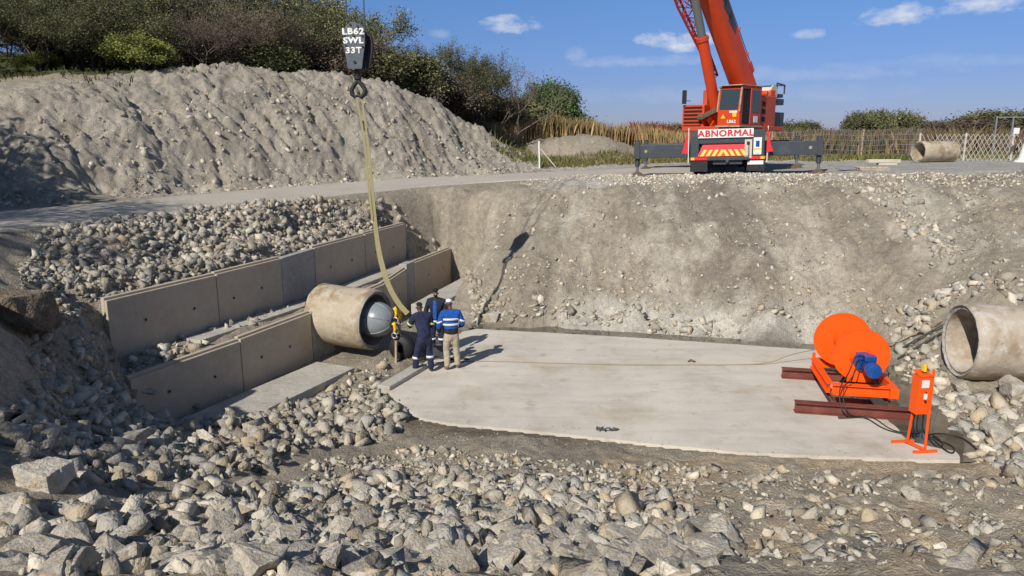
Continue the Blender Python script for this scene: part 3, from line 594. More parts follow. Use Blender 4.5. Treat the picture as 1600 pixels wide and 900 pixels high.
# ------------------------------------------------------------------ pipes and plug
def big_pipe(c, axis, L, Ro, Ri, m, label, tilt=0, rimw=.07, rough=.012):
    d = Vector(axis).normalized(); root = empty('concrete_pipe', label, 'pipe', c)
    b = MB(); n = 72
    prof = [(.01, Ro-.05), (.05, Ro), (.22, Ro+.005), (.6, Ro), (1.1, Ro-.004), (L, Ro)]; b.lathe((0, 0, 0), -d, prof, n)
    ob = b.build('pipe_shell', M[m], root, smooth=True, fix=False)
    i_ = MB(); i_.lathe((0, 0, 0), -d, [(L, Ri), (L*.5, Ri), (.02, Ri)], n); i_.build('pipe_bore', M[m], root, smooth=True, fix=False)
    r_ = MB(); r_.lathe((0, 0, 0), -d, [(.012, Ro-.05), (-.01, Ro-.058), (-.018, (Ro+Ri)/2+.02), (.03, (Ro+Ri)/2+.005), (.035, Ri+.02), (.02, Ri)], n)
    rr = r_.build('pipe_rim', M['rim'], root, smooth=True, fix=False)
    for o_ in (ob, rr):
        for v in o_.data.vertices:
            k = rough*(vnoise(np.array([v.co.x*7+v.co.z*3]), np.array([v.co.y*7+v.co.z*6]), 5)[0]-.5)*2; v.co += v.co.normalized()*k
    e = MB(); e.lathe((0, 0, 0), -d, [(L, Ro), (L, Ri)], n); e.build('pipe_end', M[m], root)
    return root
PC = Vector((-3.40, 17.66, 1.0)); PD = Vector((.915, -.40, -.02)).normalized()
big_pipe(PC, PD, 1.62, .76, .64, 'pipe', 'short old concrete pipe end, brown stained, sticking out through the lower wall', rough=.02)
RC = Vector((9.76, 15.35, 1.13)); RD = Vector((-.985, .10, .02)).normalized()
big_pipe(RC, RD, 3.6, .82, .69, 'pipe_pale', 'large pale concrete pipe open towards the winch at the right edge', rough=.02)
# inflatable plug inside the left pipe
root = empty('pipe_plug', 'grey rubber inflatable plug bulging out of the old pipe', 'pipe plug', PC)
EC = PD*.02 + Vector((0, 0, .03)); ea, er = .50, .44
b = MB(); b.lathe(EC, PD, [(-.7, er)]+[(ea*math.sin(t), er*math.cos(t)) for t in np.linspace(-.3, 1.5, 22)], 44); b.build('dome', M['plug'], root, smooth=True)
b = MB()
for k in range(6):
    a_ = k*math.pi/3+.35; u_ = PD.cross(Zv).normalized(); w_ = u_.cross(PD); dirn = u_*math.cos(a_)+w_*math.sin(a_)
    b.tube([EC+PD*ea*math.sin(t)+dirn*(er*math.cos(t)+.004) for t in np.linspace(-.2, 1.25, 10)], .012, 6)
b.build('rubber_rib', M['plug'], root, smooth=True)
b = MB(); b.cyl(PD*.44+Vector((0, 0, .02)), PD*.52+Vector((0, 0, .02)), .15, .13, 24); b.build('end_plate', M['steel_grey'], root, bevel=.01)
pc = PD*.52+Vector((0, 0, -.02))
for (dy, dz, mm) in [(.02, .27, 'yellow'), (.20, .16, 'yellow'), (-.06, -.10, 'yellow'), (.14, -.16, 'timber')]:
    c_ = pc + PD.cross(Zv).normalized()*(-dy) + Zv*dz; h_ = MB(); h_.tube([c_+Vector((.02, 0, .13)), c_+Vector((.06, 0, .08)), c_+Vector((.07, 0, -.03)), c_+Vector((.04, 0, -.14))], [.05, .045, .035, .03], 10); h_.build('lifting_hook', M[mm], root, smooth=True)
    s_ = MB(); s_.torus(c_+Vector((.05, -.01, -.19)), (.4, 1, .1), .07, .018, 18, 8); s_.build('shackle', M['steel'], root, smooth=True)
# black rubber skirt and timber prop under the plug, loose things at its foot
q = hit(628, 560); b = MB(Matrix.Translation(q)); b.lathe((0, 0, .28), (.3, .95, .05), [(-.12, .10), (-.12, .29), (-.02, .33), (.12, .33), (.2, .26), (.2, .10)], 32); tag(b.build('rubber_tyre', M['black'], smooth=True), 'black rubber tyre standing upright below the plug fittings', 'tyre')
q = hit(619, 566); b = MB(Matrix.Translation(q)); b.bar((0, 0, -.05), (.0, .10, .52), .16, .045, up=(1, 0, 0)); tag(b.build('timber_board', M['timber']), 'short timber board propped upright under the plug', 'board')

# ------------------------------------------------------------------ crane hook block, wire ropes, sling
HB = Vector((-3.66, 18., 7.55))
root = empty('hook_block', 'dark grey crane hook block lettered in white, hanging over the pit', 'hook block', HB, (0, 0, R(-6)))
sc_ = 18.4/F
poly = [(-.25, .32), (-.16, .46), (-.07, .53), (.05, .53), (.16, .46), (.27, .28), (.26, .05), (.16, -.52), (-.17, -.52), (-.27, .08)]
for y0 in (-.16, .12):
    b = MB(); b.prism(poly, -.02, .02, Matrix.Translation((0, y0, 0)) @ Matrix.Rotation(R(90), 4, 'X')); b.build('cheek_plate', M['block'], root, bevel=.008)
b = MB()
for x_ in (-.09, .09): b.cyl((x_, -.12, .18), (x_, .10, .18), .20, n=32)
b.cyl((.02, -.12, -.1), (.02, .10, -.1), .12, n=20); b.build('sheave', M['dark'], root)
b = MB(); b.prism([(.2, .36), (.36, .24), (.40, .02), (.30, -.48), (.20, -.50), (.27, .02), (.26, .22)], -.05, .05, Matrix.Translation((0, .05, 0)) @ Matrix.Rotation(R(90), 4, 'X')); b.build('side_weight', M['black'], root, bevel=.01)
for (x_, z_) in [(-.07, .47), (.10, .43), (-.22, .22), (.21, .22), (0, .22), (-.19, 0), (.2, -.02), (.0, -.36)]:
    b = MB(); b.cyl((x_, -.205, z_), (x_, -.178, z_), .026 if z_ > -.3 else .035, n=12); b.build('bolt', M['black'], root)
b = MB(); b.cyl((0, 0, -.5), (0, 0, -.66), .07, .055, 16); b.cyl((0, 0, -.66), (0, 0, -.74), .085, n=16); b.build('swivel', M['black'], root, bevel=.01)
for sgn in (-1, 1):
    b = MB(); b.tube([(sgn*.02, 0, -.70), (sgn*.03, 0, -.80), (sgn*.10, 0, -.88), (sgn*.165, 0, -.98), (sgn*.15, 0, -1.08), (sgn*.07, 0, -1.14), (0, 0, -1.11), (-sgn*.01, 0, -1.03)], [.045, .05, .05, .055, .06, .055, .045, .025], 10); b.build('hook', M['black'], root, smooth=True)
def text(s, size, T, m, parent, name='lettering', ext=.003, bold=.0, xs=1.0, sp=1.0):
    c = bpy.data.curves.new('txt', 'FONT'); c.body = s; c.size = size; c.extrude = ext; c.align_x = 'CENTER'; c.align_y = 'CENTER'; c.bevel_depth = bold; c.bevel_resolution = 0; c.space_character = sp; c.resolution_u = 3
    o = bpy.data.objects.new('txt', c); COL.objects.link(o); bpy.context.view_layer.update()
    me = bpy.data.meshes.new_from_object(o.evaluated_get(bpy.context.evaluated_depsgraph_get())); bpy.data.objects.remove(o); bpy.data.curves.remove(c)
    me.transform(T @ Matrix.Diagonal((xs, 1, 1, 1))); me.materials.clear(); me.materials.append(m); ob = bpy.data.objects.new(name, me); COL.objects.link(ob); ob.parent = parent; return ob
RX = Matrix.Rotation(R(90), 4, 'X')
for s_, z_, xs in (('LB62', .33, 1.2), ('SWL', .13, 1.15), ('33T', -.09, 1.15)):
    text(s_, .19, Matrix.Translation((-.01, -.184, z_-.02)) @ RX, M['white'], root, bold=.011, xs=xs*1.02, sp=1.14)

CR = Vector((8.45, 30.15, 4.10))                      # slewing centre on the ground
fwd = Vector((-.7071, -.7071, 0)); lft = Vector((.7071, -.7071, 0))
def SL(s, l, z): return CR + fwd*s + lft*l + Zv*z
s0, z0_ = -1.33, 3.5; slope = 1.10
tip_s = (HB.xy - CR.xy).dot(fwd.xy); tip = SL(tip_s+.3, 0, z0_+slope*(tip_s+.3-s0))
for x_ in (-.25, .26):
    b = MB(); b.tube([HB + Vector((x_*.8, 0, .3)), Vector((HB.x+x_*1.1, HB.y+.0, tip.z))], .016, 8); o = b.build('wire_rope', M['rope']); tag(o, ('left' if x_ < 0 else 'right') + ' steel wire rope running straight up from the hook block', 'wire rope', 'hoist ropes')
# sling: two webbing legs from the hook, joining and curving down to the plug
def strap(pts, w, t, name, label, facing=Vector((0, -1, 0))):
    b = MB(); pts = [Vector(p) for p in pts]; vs = []
    for i, p in enumerate(pts):
        d = (pts[min(i+1, len(pts)-1)]-pts[max(i-1, 0)]).normalized(); a_ = d.cross(facing).normalized(); n_ = a_.cross(d)
        ww = w[i] if isinstance(w, (list, tuple)) else w
        vs += [p+a_*ww/2+n_*t/2, p-a_*ww/2+n_*t/2, p-a_*ww/2-n_*t/2, p+a_*ww/2-n_*t/2]
    fs = [(i*4+k, i*4+(k+1) % 4, i*4+4+(k+1) % 4, i*4+4+k) for i in range(len(pts)-1) for k in range(4)] + [(3, 2, 1, 0), tuple(len(vs)-4+k for k in range(4))]
    b.add(vs, fs); o = b.build(name, M['sling'], smooth=False); tag(o, label, 'lifting sling', 'lifting sling legs'); return o
def at(pxs, Ys): return [Vector(py(u, v, Y)) for (u, v), Y in zip(pxs, Ys)]
import itertools
def spline(pts, k=3): return [Vector(p) for p in chaikin([tuple(p) for p in pts], k)]
P1 = [HB+Vector((-.06, -.02, -1.05)), *at([(570, 220), (576, 290), (582, 345)], [17.9, 17.8, 17.7])]
strap(spline(P1, 2), .055, .014, 'lifting_sling', 'straight pale yellow webbing sling leg, left strand under the hook')
P2 = [HB+Vector((.06, .02, -1.05)), *at([(575, 220), (582, 300), (587, 360), (594, 405), (606, 445), (622, 474), (637, 490)], [17.9, 17.8, 17.7, 17.6, 17.5, 17.45, 17.4])]
Q2 = spline(P2, 2); strap(Q2, [.05+.08*min(1, max(0, i/len(Q2)-.15)/.4) for i in range(len(Q2))], .02, 'lifting_sling', 'long pale yellow webbing sling curving from the hook down to the plug')

# ------------------------------------------------------------------ mobile crane
crane = empty('mobile_crane', 'orange red mobile crane on spread outriggers with boom raised to the left', 'crane', (0, 0, 0))
# carrier frame: local x right, y away, z up
KO = Vector((8.05, 27.75, 4.07)); KR = Matrix.Translation(KO) @ Euler((0, R(-1.6), R(-13)), 'XYZ').to_matrix().to_4x4()
def kb(): return MB(KR)
def add(name, b, m, parent=crane, **k): return b.build(name, M[m], parent, **k)
b = kb(); b.box(-1.28, 1.28, .15, 10.2, .75, 1.32); b.box(-1.2, 1.2, .1, 9.8, .55, .76); add('chassis', b, 'steel_grey', bevel=.02)
b = kb(); b.box(-1.33, -1.02, -.05, .15, .62, 1.62); b.box(.88, 1.33, -.05, .15, .62, 1.62); b.box(-1.02, .88, -.02, .15, 1.15, 1.62); b.box(-1.33, 1.33, .15, .6, 1.3, 1.58); add('rear_plate', b, 'steel_grey', bevel=.015)
sg = empty('sign_board', None, None); sg.parent = crane
b = kb(); b.box(-1.06, .92, -.085, -.055, 1.36, 1.68); o = add('sign_board', b, 'white', bevel=.004); bpy.data.objects.remove(sg); sgn = o
text('ABNORMAL', .32, KR @ Matrix.Translation((-.07, -.092, 1.515)) @ RX, M['redtext'], sgn, bold=.010, xs=1.10, sp=1.08)
# chevron panel
ch_T = KR @ Matrix.Translation((-.12, -.04, .90)) @ Matrix.Rotation(R(70), 4, 'X')
b = MB(ch_T); b.prism([(-.95, -.23), (.92, -.23), (.78, .28), (-.74, .28)], -.02, .0); cp = b.build('warning_panel', M['red'], crane)
b = MB(ch_T)
for k in range(4): 
    x_ = -.86+k*.21; b.prism([(x_, -.22), (x_+.12, -.22), (x_+.26, .03), (x_+.14, .03)], .003, .008)
    x_ = .83-k*.21; b.prism([(x_, -.22), (x_-.12, -.22), (x_-.26, .03), (x_-.14, .03)], .003, .008)
b.build('chevron', M['yellow'], cp)
b = kb(); b.box(-.72, .78, -.22, -.05, .54, .66); b.box(-.5, .55, -.1, .3, .38, .55); b.cyl((.0, -.26, .50), (0, -.05, .50), .06, n=14); add('rear_bumper', b, 'steel_grey', bevel=.01)
for x0 in (-1.33, .72):
    b = kb(); b.box(x0, x0+.64, -.06, -.02, .12, .52); b.box(x0, x0+.64, -.06, .5, .50, .56); add('mudguard', b, 'black', bevel=.01)
    l = kb(); l.box(x0+.02, x0+.62, -.10, -.065, .55, .66); t_ = add('tail_light', l, 'red', bevel=.006); l2 = kb(); l2.box(x0+(.47 if x0 > 0 else .02), x0+(.61 if x0 > 0 else .15), -.106, -.1005, .56, .65); add('indicator', l2, 'yellow', parent=t_)
b = kb(); b.box(.74, 1.3, -.085, -.062, .36, .50); add('number_plate', b, 'white')
b = kb(); b.box(.93, 1.22, -.10, -.055, .72, 1.34); pb = add('control_panel', b, 'white', bevel=.01)
b = kb(); b.box(1.01, 1.14, -.107, -.1015, 1.0, 1.22); add('panel_label', b, 'blue', parent=pb); b = kb(); b.box(.95, 1.2, -.107, -.1015, .90, .955); b.box(1.0, 1.15, -.107, -.1015, .76, .79); add('panel_strip', b, 'yellow', parent=pb)
b = kb(); b.box(.62, .88, -.11, -.055, .6, 1.28); jc = add('junction_cover', b, 'timber_pale', bevel=.01); b = kb(); b.box(.69, .8, -.118, -.112, 1.08, 1.2); add('socket', b, 'black', parent=jc)
b = kb(); b.tube([(.76, -.13, 1.12), (.77, -.14, .8), (.76, -.15, .5)], .015); add('hose', b, 'cable')
for wy in (.75, 2.3, 6.6, 8.2):
    for wx in (-1.02, 1.02):
        w = kb(); w.lathe((wx-.19, wy, .58), (1, 0, 0), [(0, .30), (0, .50), (.05, .57), (.12, .58), (.26, .58), (.33, .57), (.38, .50), (.38, .30)], 36); wo = add('wheel', w, 'black', smooth='auto')
        r_ = kb(); r_.cyl((wx-.12, wy, .58), (wx+.12, wy, .58), .31, n=24); add('rim', r_, 'steel_grey', parent=wo)
b = kb(); b.box(-1.3, 1.3, 8.8, 10.9, .6, 2.4); add('driver_cabin', b, 'crane_red', bevel=.06)
def outrigger(y, sgn_, reach):
    b = kb(); x0, x1 = sorted((sgn_*1.29, sgn_*reach)); b.box(x0, x1, y-.15, y+.15, .66, 1.17); ob = add('outrigger_beam', b, 'steel_grey', bevel=.02)
    ex = sgn_*(reach-.12); j = kb(); j.box(ex-.10, ex+.10, y-.19, y-.152, .64, 1.28); j.box(ex-.10, ex+.10, y+.152, y+.19, .64, 1.28); j.cyl((ex, y, .35), (ex, y, 1.34), .095, n=16); add('jack_housing', j, 'steel_grey', parent=ob, bevel=.006)
    h = kb(); h.cyl((sgn_*(reach-.45), y-.165, .92), (sgn_*(reach-.45), y-.151, .92), .06, n=16); add('lit_hole_disc', h, 'timber', parent=ob)  # tan disc coloured as the sunlit ground seen through a beam hole
    foot = KR @ Vector((ex, y, 0)); gz = hz(foot.x, foot.y); lo = (gz-foot.z)
    r2 = kb(); r2.cyl((ex, y, lo+.12), (ex, y, .40), .055, n=14); add('jack_rod', r2, 'rod_grey', parent=ob)
    f = kb(); f.cyl((ex, y, lo+.02), (ex, y, lo+.16), .30, .09, 20); f.box(ex-.34, ex+.34, y-.3, y+.3, lo-.02, lo+.035); add('foot_pad', f, 'rust', parent=ob)
    s2 = kb(); s2.bar((ex-sgn_*.1, y-.1, .66), (ex-sgn_*.42, y-.1, .46), .04, .04); add('brace', s2, 'steel_grey', parent=ob)
outrigger(.45, -1, 3.45); outrigger(.45, 1, 3.42); outrigger(5.9, -1, 3.4); outrigger(5.9, 1, 3.4)
for sx_ in (-1.42, 1.40):         # red warning flags
    f = kb(); f.prism([(sx_-.02, .8), (sx_-.22 if sx_ < 0 else sx_+.22, .82), (sx_-.14 if sx_ < 0 else sx_+.12, 1.15), (sx_, 1.72)], .0, .02, T=Matrix.Translation((0, -.12, 0)) @ RX); add('warning_flag', f, 'red')
    f = kb(); f.cyl((sx_+.02, -.1, .45), (sx_+.02, -.1, 1.75), .018, n=8); add('flag_stick', f, 'white')
# superstructure frame (x = forward, y = left, z up), placed at the slewing centre
UT = Matrix(((fwd.x, lft.x, 0, CR.x), (fwd.y, lft.y, 0, CR.y), (0, 0, 1, CR.z), (0, 0, 0, 1)))
def ub(): return MB(UT)
b = ub(); b.cyl((0, 0, 1.3), (0, 0, 1.62), .75, n=32); add('slew_ring', b, 'steel_grey')
b = ub(); b.box(-2.3, 1.1, -1.15, 1.5, 1.58, 1.76); b.box(-1.9, .3, -.75, -.55, 1.7, 3.2); b.box(-1.9, .2, .38, .54, 1.7, 3.3); add('turntable_deck', b, 'crane_faded', bevel=.02)
b = ub(); b.box(-.94, .66, -1.45, -.45, 1.55, 2.62); eh = add('engine_hood', b, 'crane_red', bevel=.04)
for k in range(6):
    b = ub(); b.box(.663, .68, -1.36, -.54, 1.74+k*.145, 1.82+k*.145); add('louvre', b, 'dark', parent=eh)
b = ub(); b.bar((.80, -.45, 2.10), (.95, .40, 2.42), .20, .20); b.cyl((.8, -.6, 2.1), (.8, -.25, 2.15), .13, n=14); add('luffing_valve_block', b, 'rust', bevel=.02)
b = ub(); b.prism([(.2, 1.6), (1.1, 1.6), (.5, 2.2)], -.05, 0.0, T=RX); add('gusset', b, 'crane_red')
# cab
CX0, CX1, CY0, CY1, CZ0, CZ1 = -.32, 1.35, .55, 1.47, 1.78, 3.25
cabm = ub(); prof = [(CX0, CZ0), (CX1, CZ0), (CX1+.02, CZ0+.55), (CX1-.10, CZ1-.08), (CX1-.2, CZ1), (CX0, CZ1)]
RXs = Matrix(((1, 0, 0, 0), (0, 0, 1, 0), (0, 1, 0, 0), (0, 0, 0, 1)))
cabm.prism(prof, CY0, CY1, T=RXs); cab = add('operator_cab', cabm, 'crane_red', bevel=.03)
b = ub(); b.add([(CX1+.012, CY0+.07, CZ0+.58), (CX1+.012, CY1-.07, CZ0+.58), (CX1-.080, CY1-.07, CZ1-.13), (CX1-.080, CY0+.07, CZ1-.13), (CX1+.026, CY0+.07, CZ0+.58), (CX1+.026, CY1-.07, CZ0+.58), (CX1-.066, CY1-.07, CZ1-.13), (CX1-.066, CY0+.07, CZ1-.13)], [(0, 1, 2, 3), (7, 6, 5, 4), (0, 4, 5, 1), (1, 5, 6, 2), (2, 6, 7, 3), (3, 7, 4, 0)]); add('windscreen', b, 'glass', parent=cab)
b = ub(); b.box(.65, 1.17, CY1+.002, CY1+.012, CZ0+.06, CZ1-.12); add('doorway', b, 'dark', parent=cab)
b = ub(); b.box(-.19, .63, CY1+.015, CY1+.05, CZ0+.02, CZ1-.08); dr = add('sliding_door', b, 'crane_faded', parent=cab, bevel=.015); b = ub(); b.box(-.09, .53, CY1+.052, CY1+.06, CZ0+.5, CZ1-.16); add('window', b, 'glass', parent=dr); 
b = ub(); b.box(.03, .35, CY1+.052, CY1+.06, CZ0+.12, CZ0+.36); add('sticker', b, 'white', parent=dr)
b = ub(); b.box(.73, .95, CY1-.1, CY1+.02, CZ0+.08, CZ0+.5); b.box(.73, .85, CY1-.1, CY1+.02, CZ0+.5, CZ0+.95); add('seat', b, 'navy_b', parent=cab, bevel=.03)
b = ub(); b.box(CX0-.02, CX1+.04, CY0-.02, CY1+.06, CZ1-.01, CZ1+.03); b.bar((CX1+.03, CY1, CZ0+.5), (CX1-.08, CY1, CZ1-.05), .05, .05); b.bar((CX1+.03, CY0, CZ0+.5), (CX1-.08, CY0, CZ1-.05), .05, .05); b.box(CX0-.02, CX1+.09, CY0-.03, CY1+.08, CZ0-.06, CZ0-.0); add('cab_trim', b, 'timber', parent=cab, bevel=.01)
UF = UT @ Matrix.Translation((CX1+.013, 0, 0)) @ Matrix.Rotation(R(90), 4, 'Z') @ RX
text('LB62', .16, UF @ Matrix.Translation((1.15, CZ0+.14, .004)), M['white'], cab, bold=.006, xs=1.0, sp=1.15)
b = ub(); b.add([(CX1+.022, .70, CZ0+.26), (CX1+.022, .90, CZ0+.26), (CX1+.026, .80, CZ0+.42)], [(0, 1, 2)]); add('warning_sticker', b, 'yellow', parent=cab, fix=False); b = ub(); b.box(CX1+.018, CX1+.026, 1.19, 1.35, CZ0+.32, CZ0+.46); add('warning_sticker', b, 'yellow', parent=cab)
b = ub(); b.box(CX1+.016, CX1+.024, 1.05, 1.37, CZ0+.47, CZ0+.54); add('name_sticker', b, 'white', parent=cab)
b = ub(); b.box(-1.75, -.37, .55, 1.38, 1.62, 2.95); rh = add('winch_housing', b, 'crane_faded', bevel=.03)
for k in range(3):
    b = ub(); b.box(-.85, -.60, 1.382, 1.395, 1.95+k*.3, 2.12+k*.3); add('vent_slot', b, 'dark', parent=rh)
b = ub(); b.cyl((-2.0, .4, 3.12), (-2.0, 1.1, 3.12), .23, n=24); b.cyl((-2.0, .35, 3.12), (-2.0, .4, 3.12), .30, n=24); b.cyl((-2.0, 1.1, 3.12), (-2.0, 1.15, 3.12), .30, n=24); add('winch_drum', b, 'timber_pale')
b = ub(); b.cyl((-1.35, .7, 3.06), (-1.35, 1.2, 3.06), .11, n=14); b.box(-1.9, -1.5, 1.16, 1.26, 2.95, 3.2); add('winch_motor', b, 'crane_red', bevel=.03)
for (z0c, z1c, y1c) in [(1.75, 2.35, 1.55), (2.65, 2.9, 1.5), (2.95, 3.10, 1.45)]:
    b = ub(); b.box(-3.05, -2.1, -1.35, y1c-.40, z0c, z1c); add('counterweight', b, 'steel_grey', bevel=.03)
b = ub()
for (p, q) in [((-2.3, 1.1, 3.1), (-2.3, 1.1, 3.5)), ((-3.0, 1.1, 3.1), (-3.0, 1.1, 3.45)), ((-2.3, 1.1, 3.5), (-3.0, 1.1, 3.45)), ((-3.0, 1.1, 3.45), (-3.0, -1.2, 3.45)), ((-3.0, -1.2, 3.45), (-3.0, -1.2, 3.1))]: b.bar(p, q, .05, .05)
add('guard_rail', b, 'steel_grey')
# boom, built along its own axis
bd = (SL(tip_s, 0, z0_+slope*(tip_s-s0)) - SL(s0, 0, z0_)); bL = bd.length; bd.normalize(); bup = (Zv - bd*bd.dot(Zv)).normalized(); bl = bup.cross(bd)
bo = SL(s0, 0, z0_); BT = Matrix(((bd.x, bl.x, bup.x, bo.x), (bd.y, bl.y, bup.y, bo.y), (bd.z, bl.z, bup.z, bo.z), (0, 0, 0, 1)))
def boomsec(x0, x1, w, h, z_off=0):
    b = MB(BT); pr = [(-w/2, h*.5), (w/2, h*.5), (w/2, -h*.18)] + [(w/2*math.cos(a_), -h*.18-h*.32*math.sin(a_)) for a_ in [R(20), R(45), R(70), R(90), R(110), R(135), R(160)]] + [(-w/2, -h*.18)]
    n = len(pr); b.add([(x, y, z+z_off) for x in (x0, x1) for y, z in pr], [tuple(range(n-1, -1, -1)), tuple(range(n, 2*n))] + [(i, (i+1) % n, n+(i+1) % n, n+i) for i in range(n)]); return b
bm_ = add('boom', boomsec(-.5, 9.4, .72, .96), 'crane_red', smooth='auto')
for k, (x0, x1, w, h) in enumerate([(9.0, 15.5, .64, .86), (15.0, 21, .56, .78), (20.6, bL, .5, .7)]): add('boom_section', boomsec(x0, x1, w, h), 'crane_red', smooth='auto')
b = MB(BT); b.box(9.1, 9.4, -.40, .40, -.52, .52); add('boom_collar', b, 'crane_red', parent=bm_)
b = MB(BT)     # dark zigzag stripe on the visible side
for k in range(3): b.prism([(2.4+k*.62, .46), (3.15+k*.62, .46), (2.95+k*.62, .05), (2.2+k*.62, .20)], .362, .368, T=Matrix(((1, 0, 0, 0), (0, 0, 1, 0), (0, 1, 0, 0), (0, 0, 0, 1))))
b.prism([(4.3, .46), (9.0, .46), (9.0, .08), (4.2, .08)], .362, .368, T=Matrix(((1, 0, 0, 0), (0, 0, 1, 0), (0, 1, 0, 0), (0, 0, 0, 1))))
add('boom_stripe', b, 'steel_grey', parent=bm_)
b = MB(BT); b.box(bL-.2, bL+.9, -.25, .25, -.6, .5); b.cyl((bL+.6, -.22, -.1), (bL+.6, .22, -.1), .38, n=28); add('boom_head', b, 'crane_red')
b = MB(BT); b.tube([(-.9, .1, .15), (0, .2, .62), (.6, .25, .72), (9, .15, .74), (bL+.6, .1, .3)], .016, 8); add('hoist_rope', b, 'rope')
b = MB(BT)
for x_ in (.9, 2.1): b.bar((x_, .25, .5), (x_, .25, .76), .05, .12)
b.bar((.4, .25, .42), (2.3, .25, .52), .08, .10); b.box(.1, .6, .1, .36, .42, .66); add('rope_guide', b, 'crane_red', parent=bm_)
# luffing cylinder
c0, c1 = SL(.35, 0, 2.0), SL(2.75, 0, 6.9); cd = (c1-c0)
b = MB(); b.cyl(c0, c0+cd*.60, .21, n=24); cyl_o = add('luffing_cylinder', b, 'crane_red', smooth='auto')
b = MB(); b.cyl(c0+cd*.595, c0+cd*.62, .24, n=24); add('gland', b, 'crane_red', parent=cyl_o)
b = MB(); b.cyl(c0+cd*.6, c1, .155, n=24); b.cyl(c1-lft*.35, c1+lft*.35, .2, n=20); add('cylinder_rod', b, 'rod_grey', parent=cyl_o, smooth='auto')
# folded lattice jib on the right of the boom
b = MB(BT); j0, j1 = .7, 10.5; cs = []
for (yo, zo) in [(-.62, -.25), (-1.22, -.05), (-.9, -.75)]:
    tap = lambda x: .35+.65*min(1, (x-j0)/3.6)
    cs.append([(x, -.62+(yo+.62)*tap(x)-.05, -.35+(zo+.35)*tap(x)) for x in np.arange(j0, j1+.1, .45)])
    b.tube(cs[-1], .045, 8)
for i in range(len(cs[0])-1):
    for k in range(3):
        p, q = (cs[k][i], cs[(k+1) % 3][i+1]) if i % 2 else (cs[(k+1) % 3][i], cs[k][i+1]); b.tube([p, q], .022, 6); b.tube([cs[k][i], cs[(k+1) % 3][i]], .018, 6)
add('lattice_jib', b, 'jib_red')
b = MB(BT); b.box(5.2, 5.5, -1.35, -.4, -.2, .05); b.bar((4.7, -.5, -.3), (5.35, -1.3, -.1), .12, .12); b.bar((6.1, -.5, -.3), (5.35, -1.3, -.1), .10, .10); b.box(5.0, 5.7, -.62, -.43, -.5, .2); add('jib_bracket', b, 'crane_red', bevel=.01)
b = MB(); p_ = SL(.55, -1.15, 2.78); b.bar(p_, p_+Vector((-.18, -.05, .0)), .03, .03); b.box(-.34, -.18, -.06, .06, -.12, .42, T=Matrix.Translation(p_)); add('mirror', b, 'black', bevel=.02)

# ------------------------------------------------------------------ winch machine on the slab
WO = Vector((6.83, 14.98, 0.004)); WR = Euler((0, 0, R(-11.5))).to_matrix().to_4x4(); WM = Matrix.Translation(WO) @ WR
def wb(): return MB(WM)
def ibeam(b, x0, x1, y, z, h=.2, w=.16, t=.016):
    b.box(x0, x1, y-w/2, y+w/2, z, z+t); b.box(x0, x1, y-w/2, y+w/2, z+h-t, z+h); b.box(x0, x1, y-t/2, y+t/2, z+t, z+h-t); return b
for (x0, x1, y, lb) in [(-.88, 1.32, -1.12, 'long maroon steel I-beam lying in front under the orange winch'), (-.80, 1.30, 1.10, 'maroon steel I-beam under the back of the orange winch')]:
    o = ibeam(wb(), x0, x1, y, 0, .22, .2).build('steel_beam', M['beam']); tag(o, lb, 'steel beam', 'maroon steel beams')
for (x_, lb) in [(-.12, 'rusty cross beam on the left bearing the orange winch frame'), (.95, 'rusty cross beam on the right bearing the orange winch frame')]:
    b = MB(WM @ Matrix.Rotation(R(90), 4, 'Z')); ibeam(b, -1.02, 1.02, -x_, .222, .12, .1, .012); o = b.build('steel_beam', M['rust']); tag(o, lb, 'steel beam', 'rusty cross beams')
wz = .344
win = empty('cable_winch', 'bright orange cable winch with two round flanges and blue motor', 'winch', WO, (0, 0, R(-11.5)))
def wp(name, b, m, parent=win, **k): 
    o = b.build(name, M[m], parent, **k); return o
def chan(b, p0, p1, h=.2, w=.08, t=.012, side=1):
    p0, p1 = Vector(p0), Vector(p1); d = (p1-p0).normalized(); n = Vector((d.y, -d.x, 0))*side
    def bx(o0, o1, z0, z1): b.add([p0+n*o0+Zv*z0, p1+n*o0+Zv*z0, p1+n*o1+Zv*z0, p0+n*o1+Zv*z0, p0+n*o0+Zv*z1, p1+n*o0+Zv*z1, p1+n*o1+Zv*z1, p0+n*o1+Zv*z1], [(0, 3, 2, 1), (4, 5, 6, 7), (0, 1, 5, 4), (2, 3, 7, 6), (0, 4, 7, 3), (1, 2, 6, 5)])
    bx(0, t, 0, h); bx(t, w, 0, t); bx(t, w, h-t, h); return b
b = MB(); chan(b, (-.14, -.85, wz), (1.0, -.85, wz)); wp('front_rail', b, 'orange', bevel=.003)
b = MB(); chan(b, (-.14, .92, wz), (1.0, .92, wz), side=-1); wp('back_rail', b, 'orange', bevel=.003)
b = MB(); chan(b, (-.16, .94, wz), (-.16, -.83, wz)); wp('side_rail', b, 'orange', bevel=.003)
b = MB(); chan(b, (1.02, -.83, wz), (1.02, .94, wz)); wp('side_rail', b, 'orange', bevel=.003)
b = MB(); b.box(-.20, 1.06, -.86, -.77, wz+.203, wz+.215); b.box(-.20, -.11, -.765, .9, wz+.203, wz+.215); b.box(.94, 1.10, -.95, -.62, wz-.0, wz+.2025); b.box(-.20, -.14, .86, .94, wz, wz+.34); wp('deck_plate', b, 'orange', bevel=.003)
for y_ in (-.52, .52):
    b = MB(); b.prism([(.18, wz+.2), (.66, wz+.2), (.52, wz+.72), (.30, wz+.72)], -.02, .02, T=Matrix.Translation((0, y_*1.16, 0)) @ RX); wp('bearing_stand', b, 'orange', bevel=.004)
cz = 1.07; ccx = .46
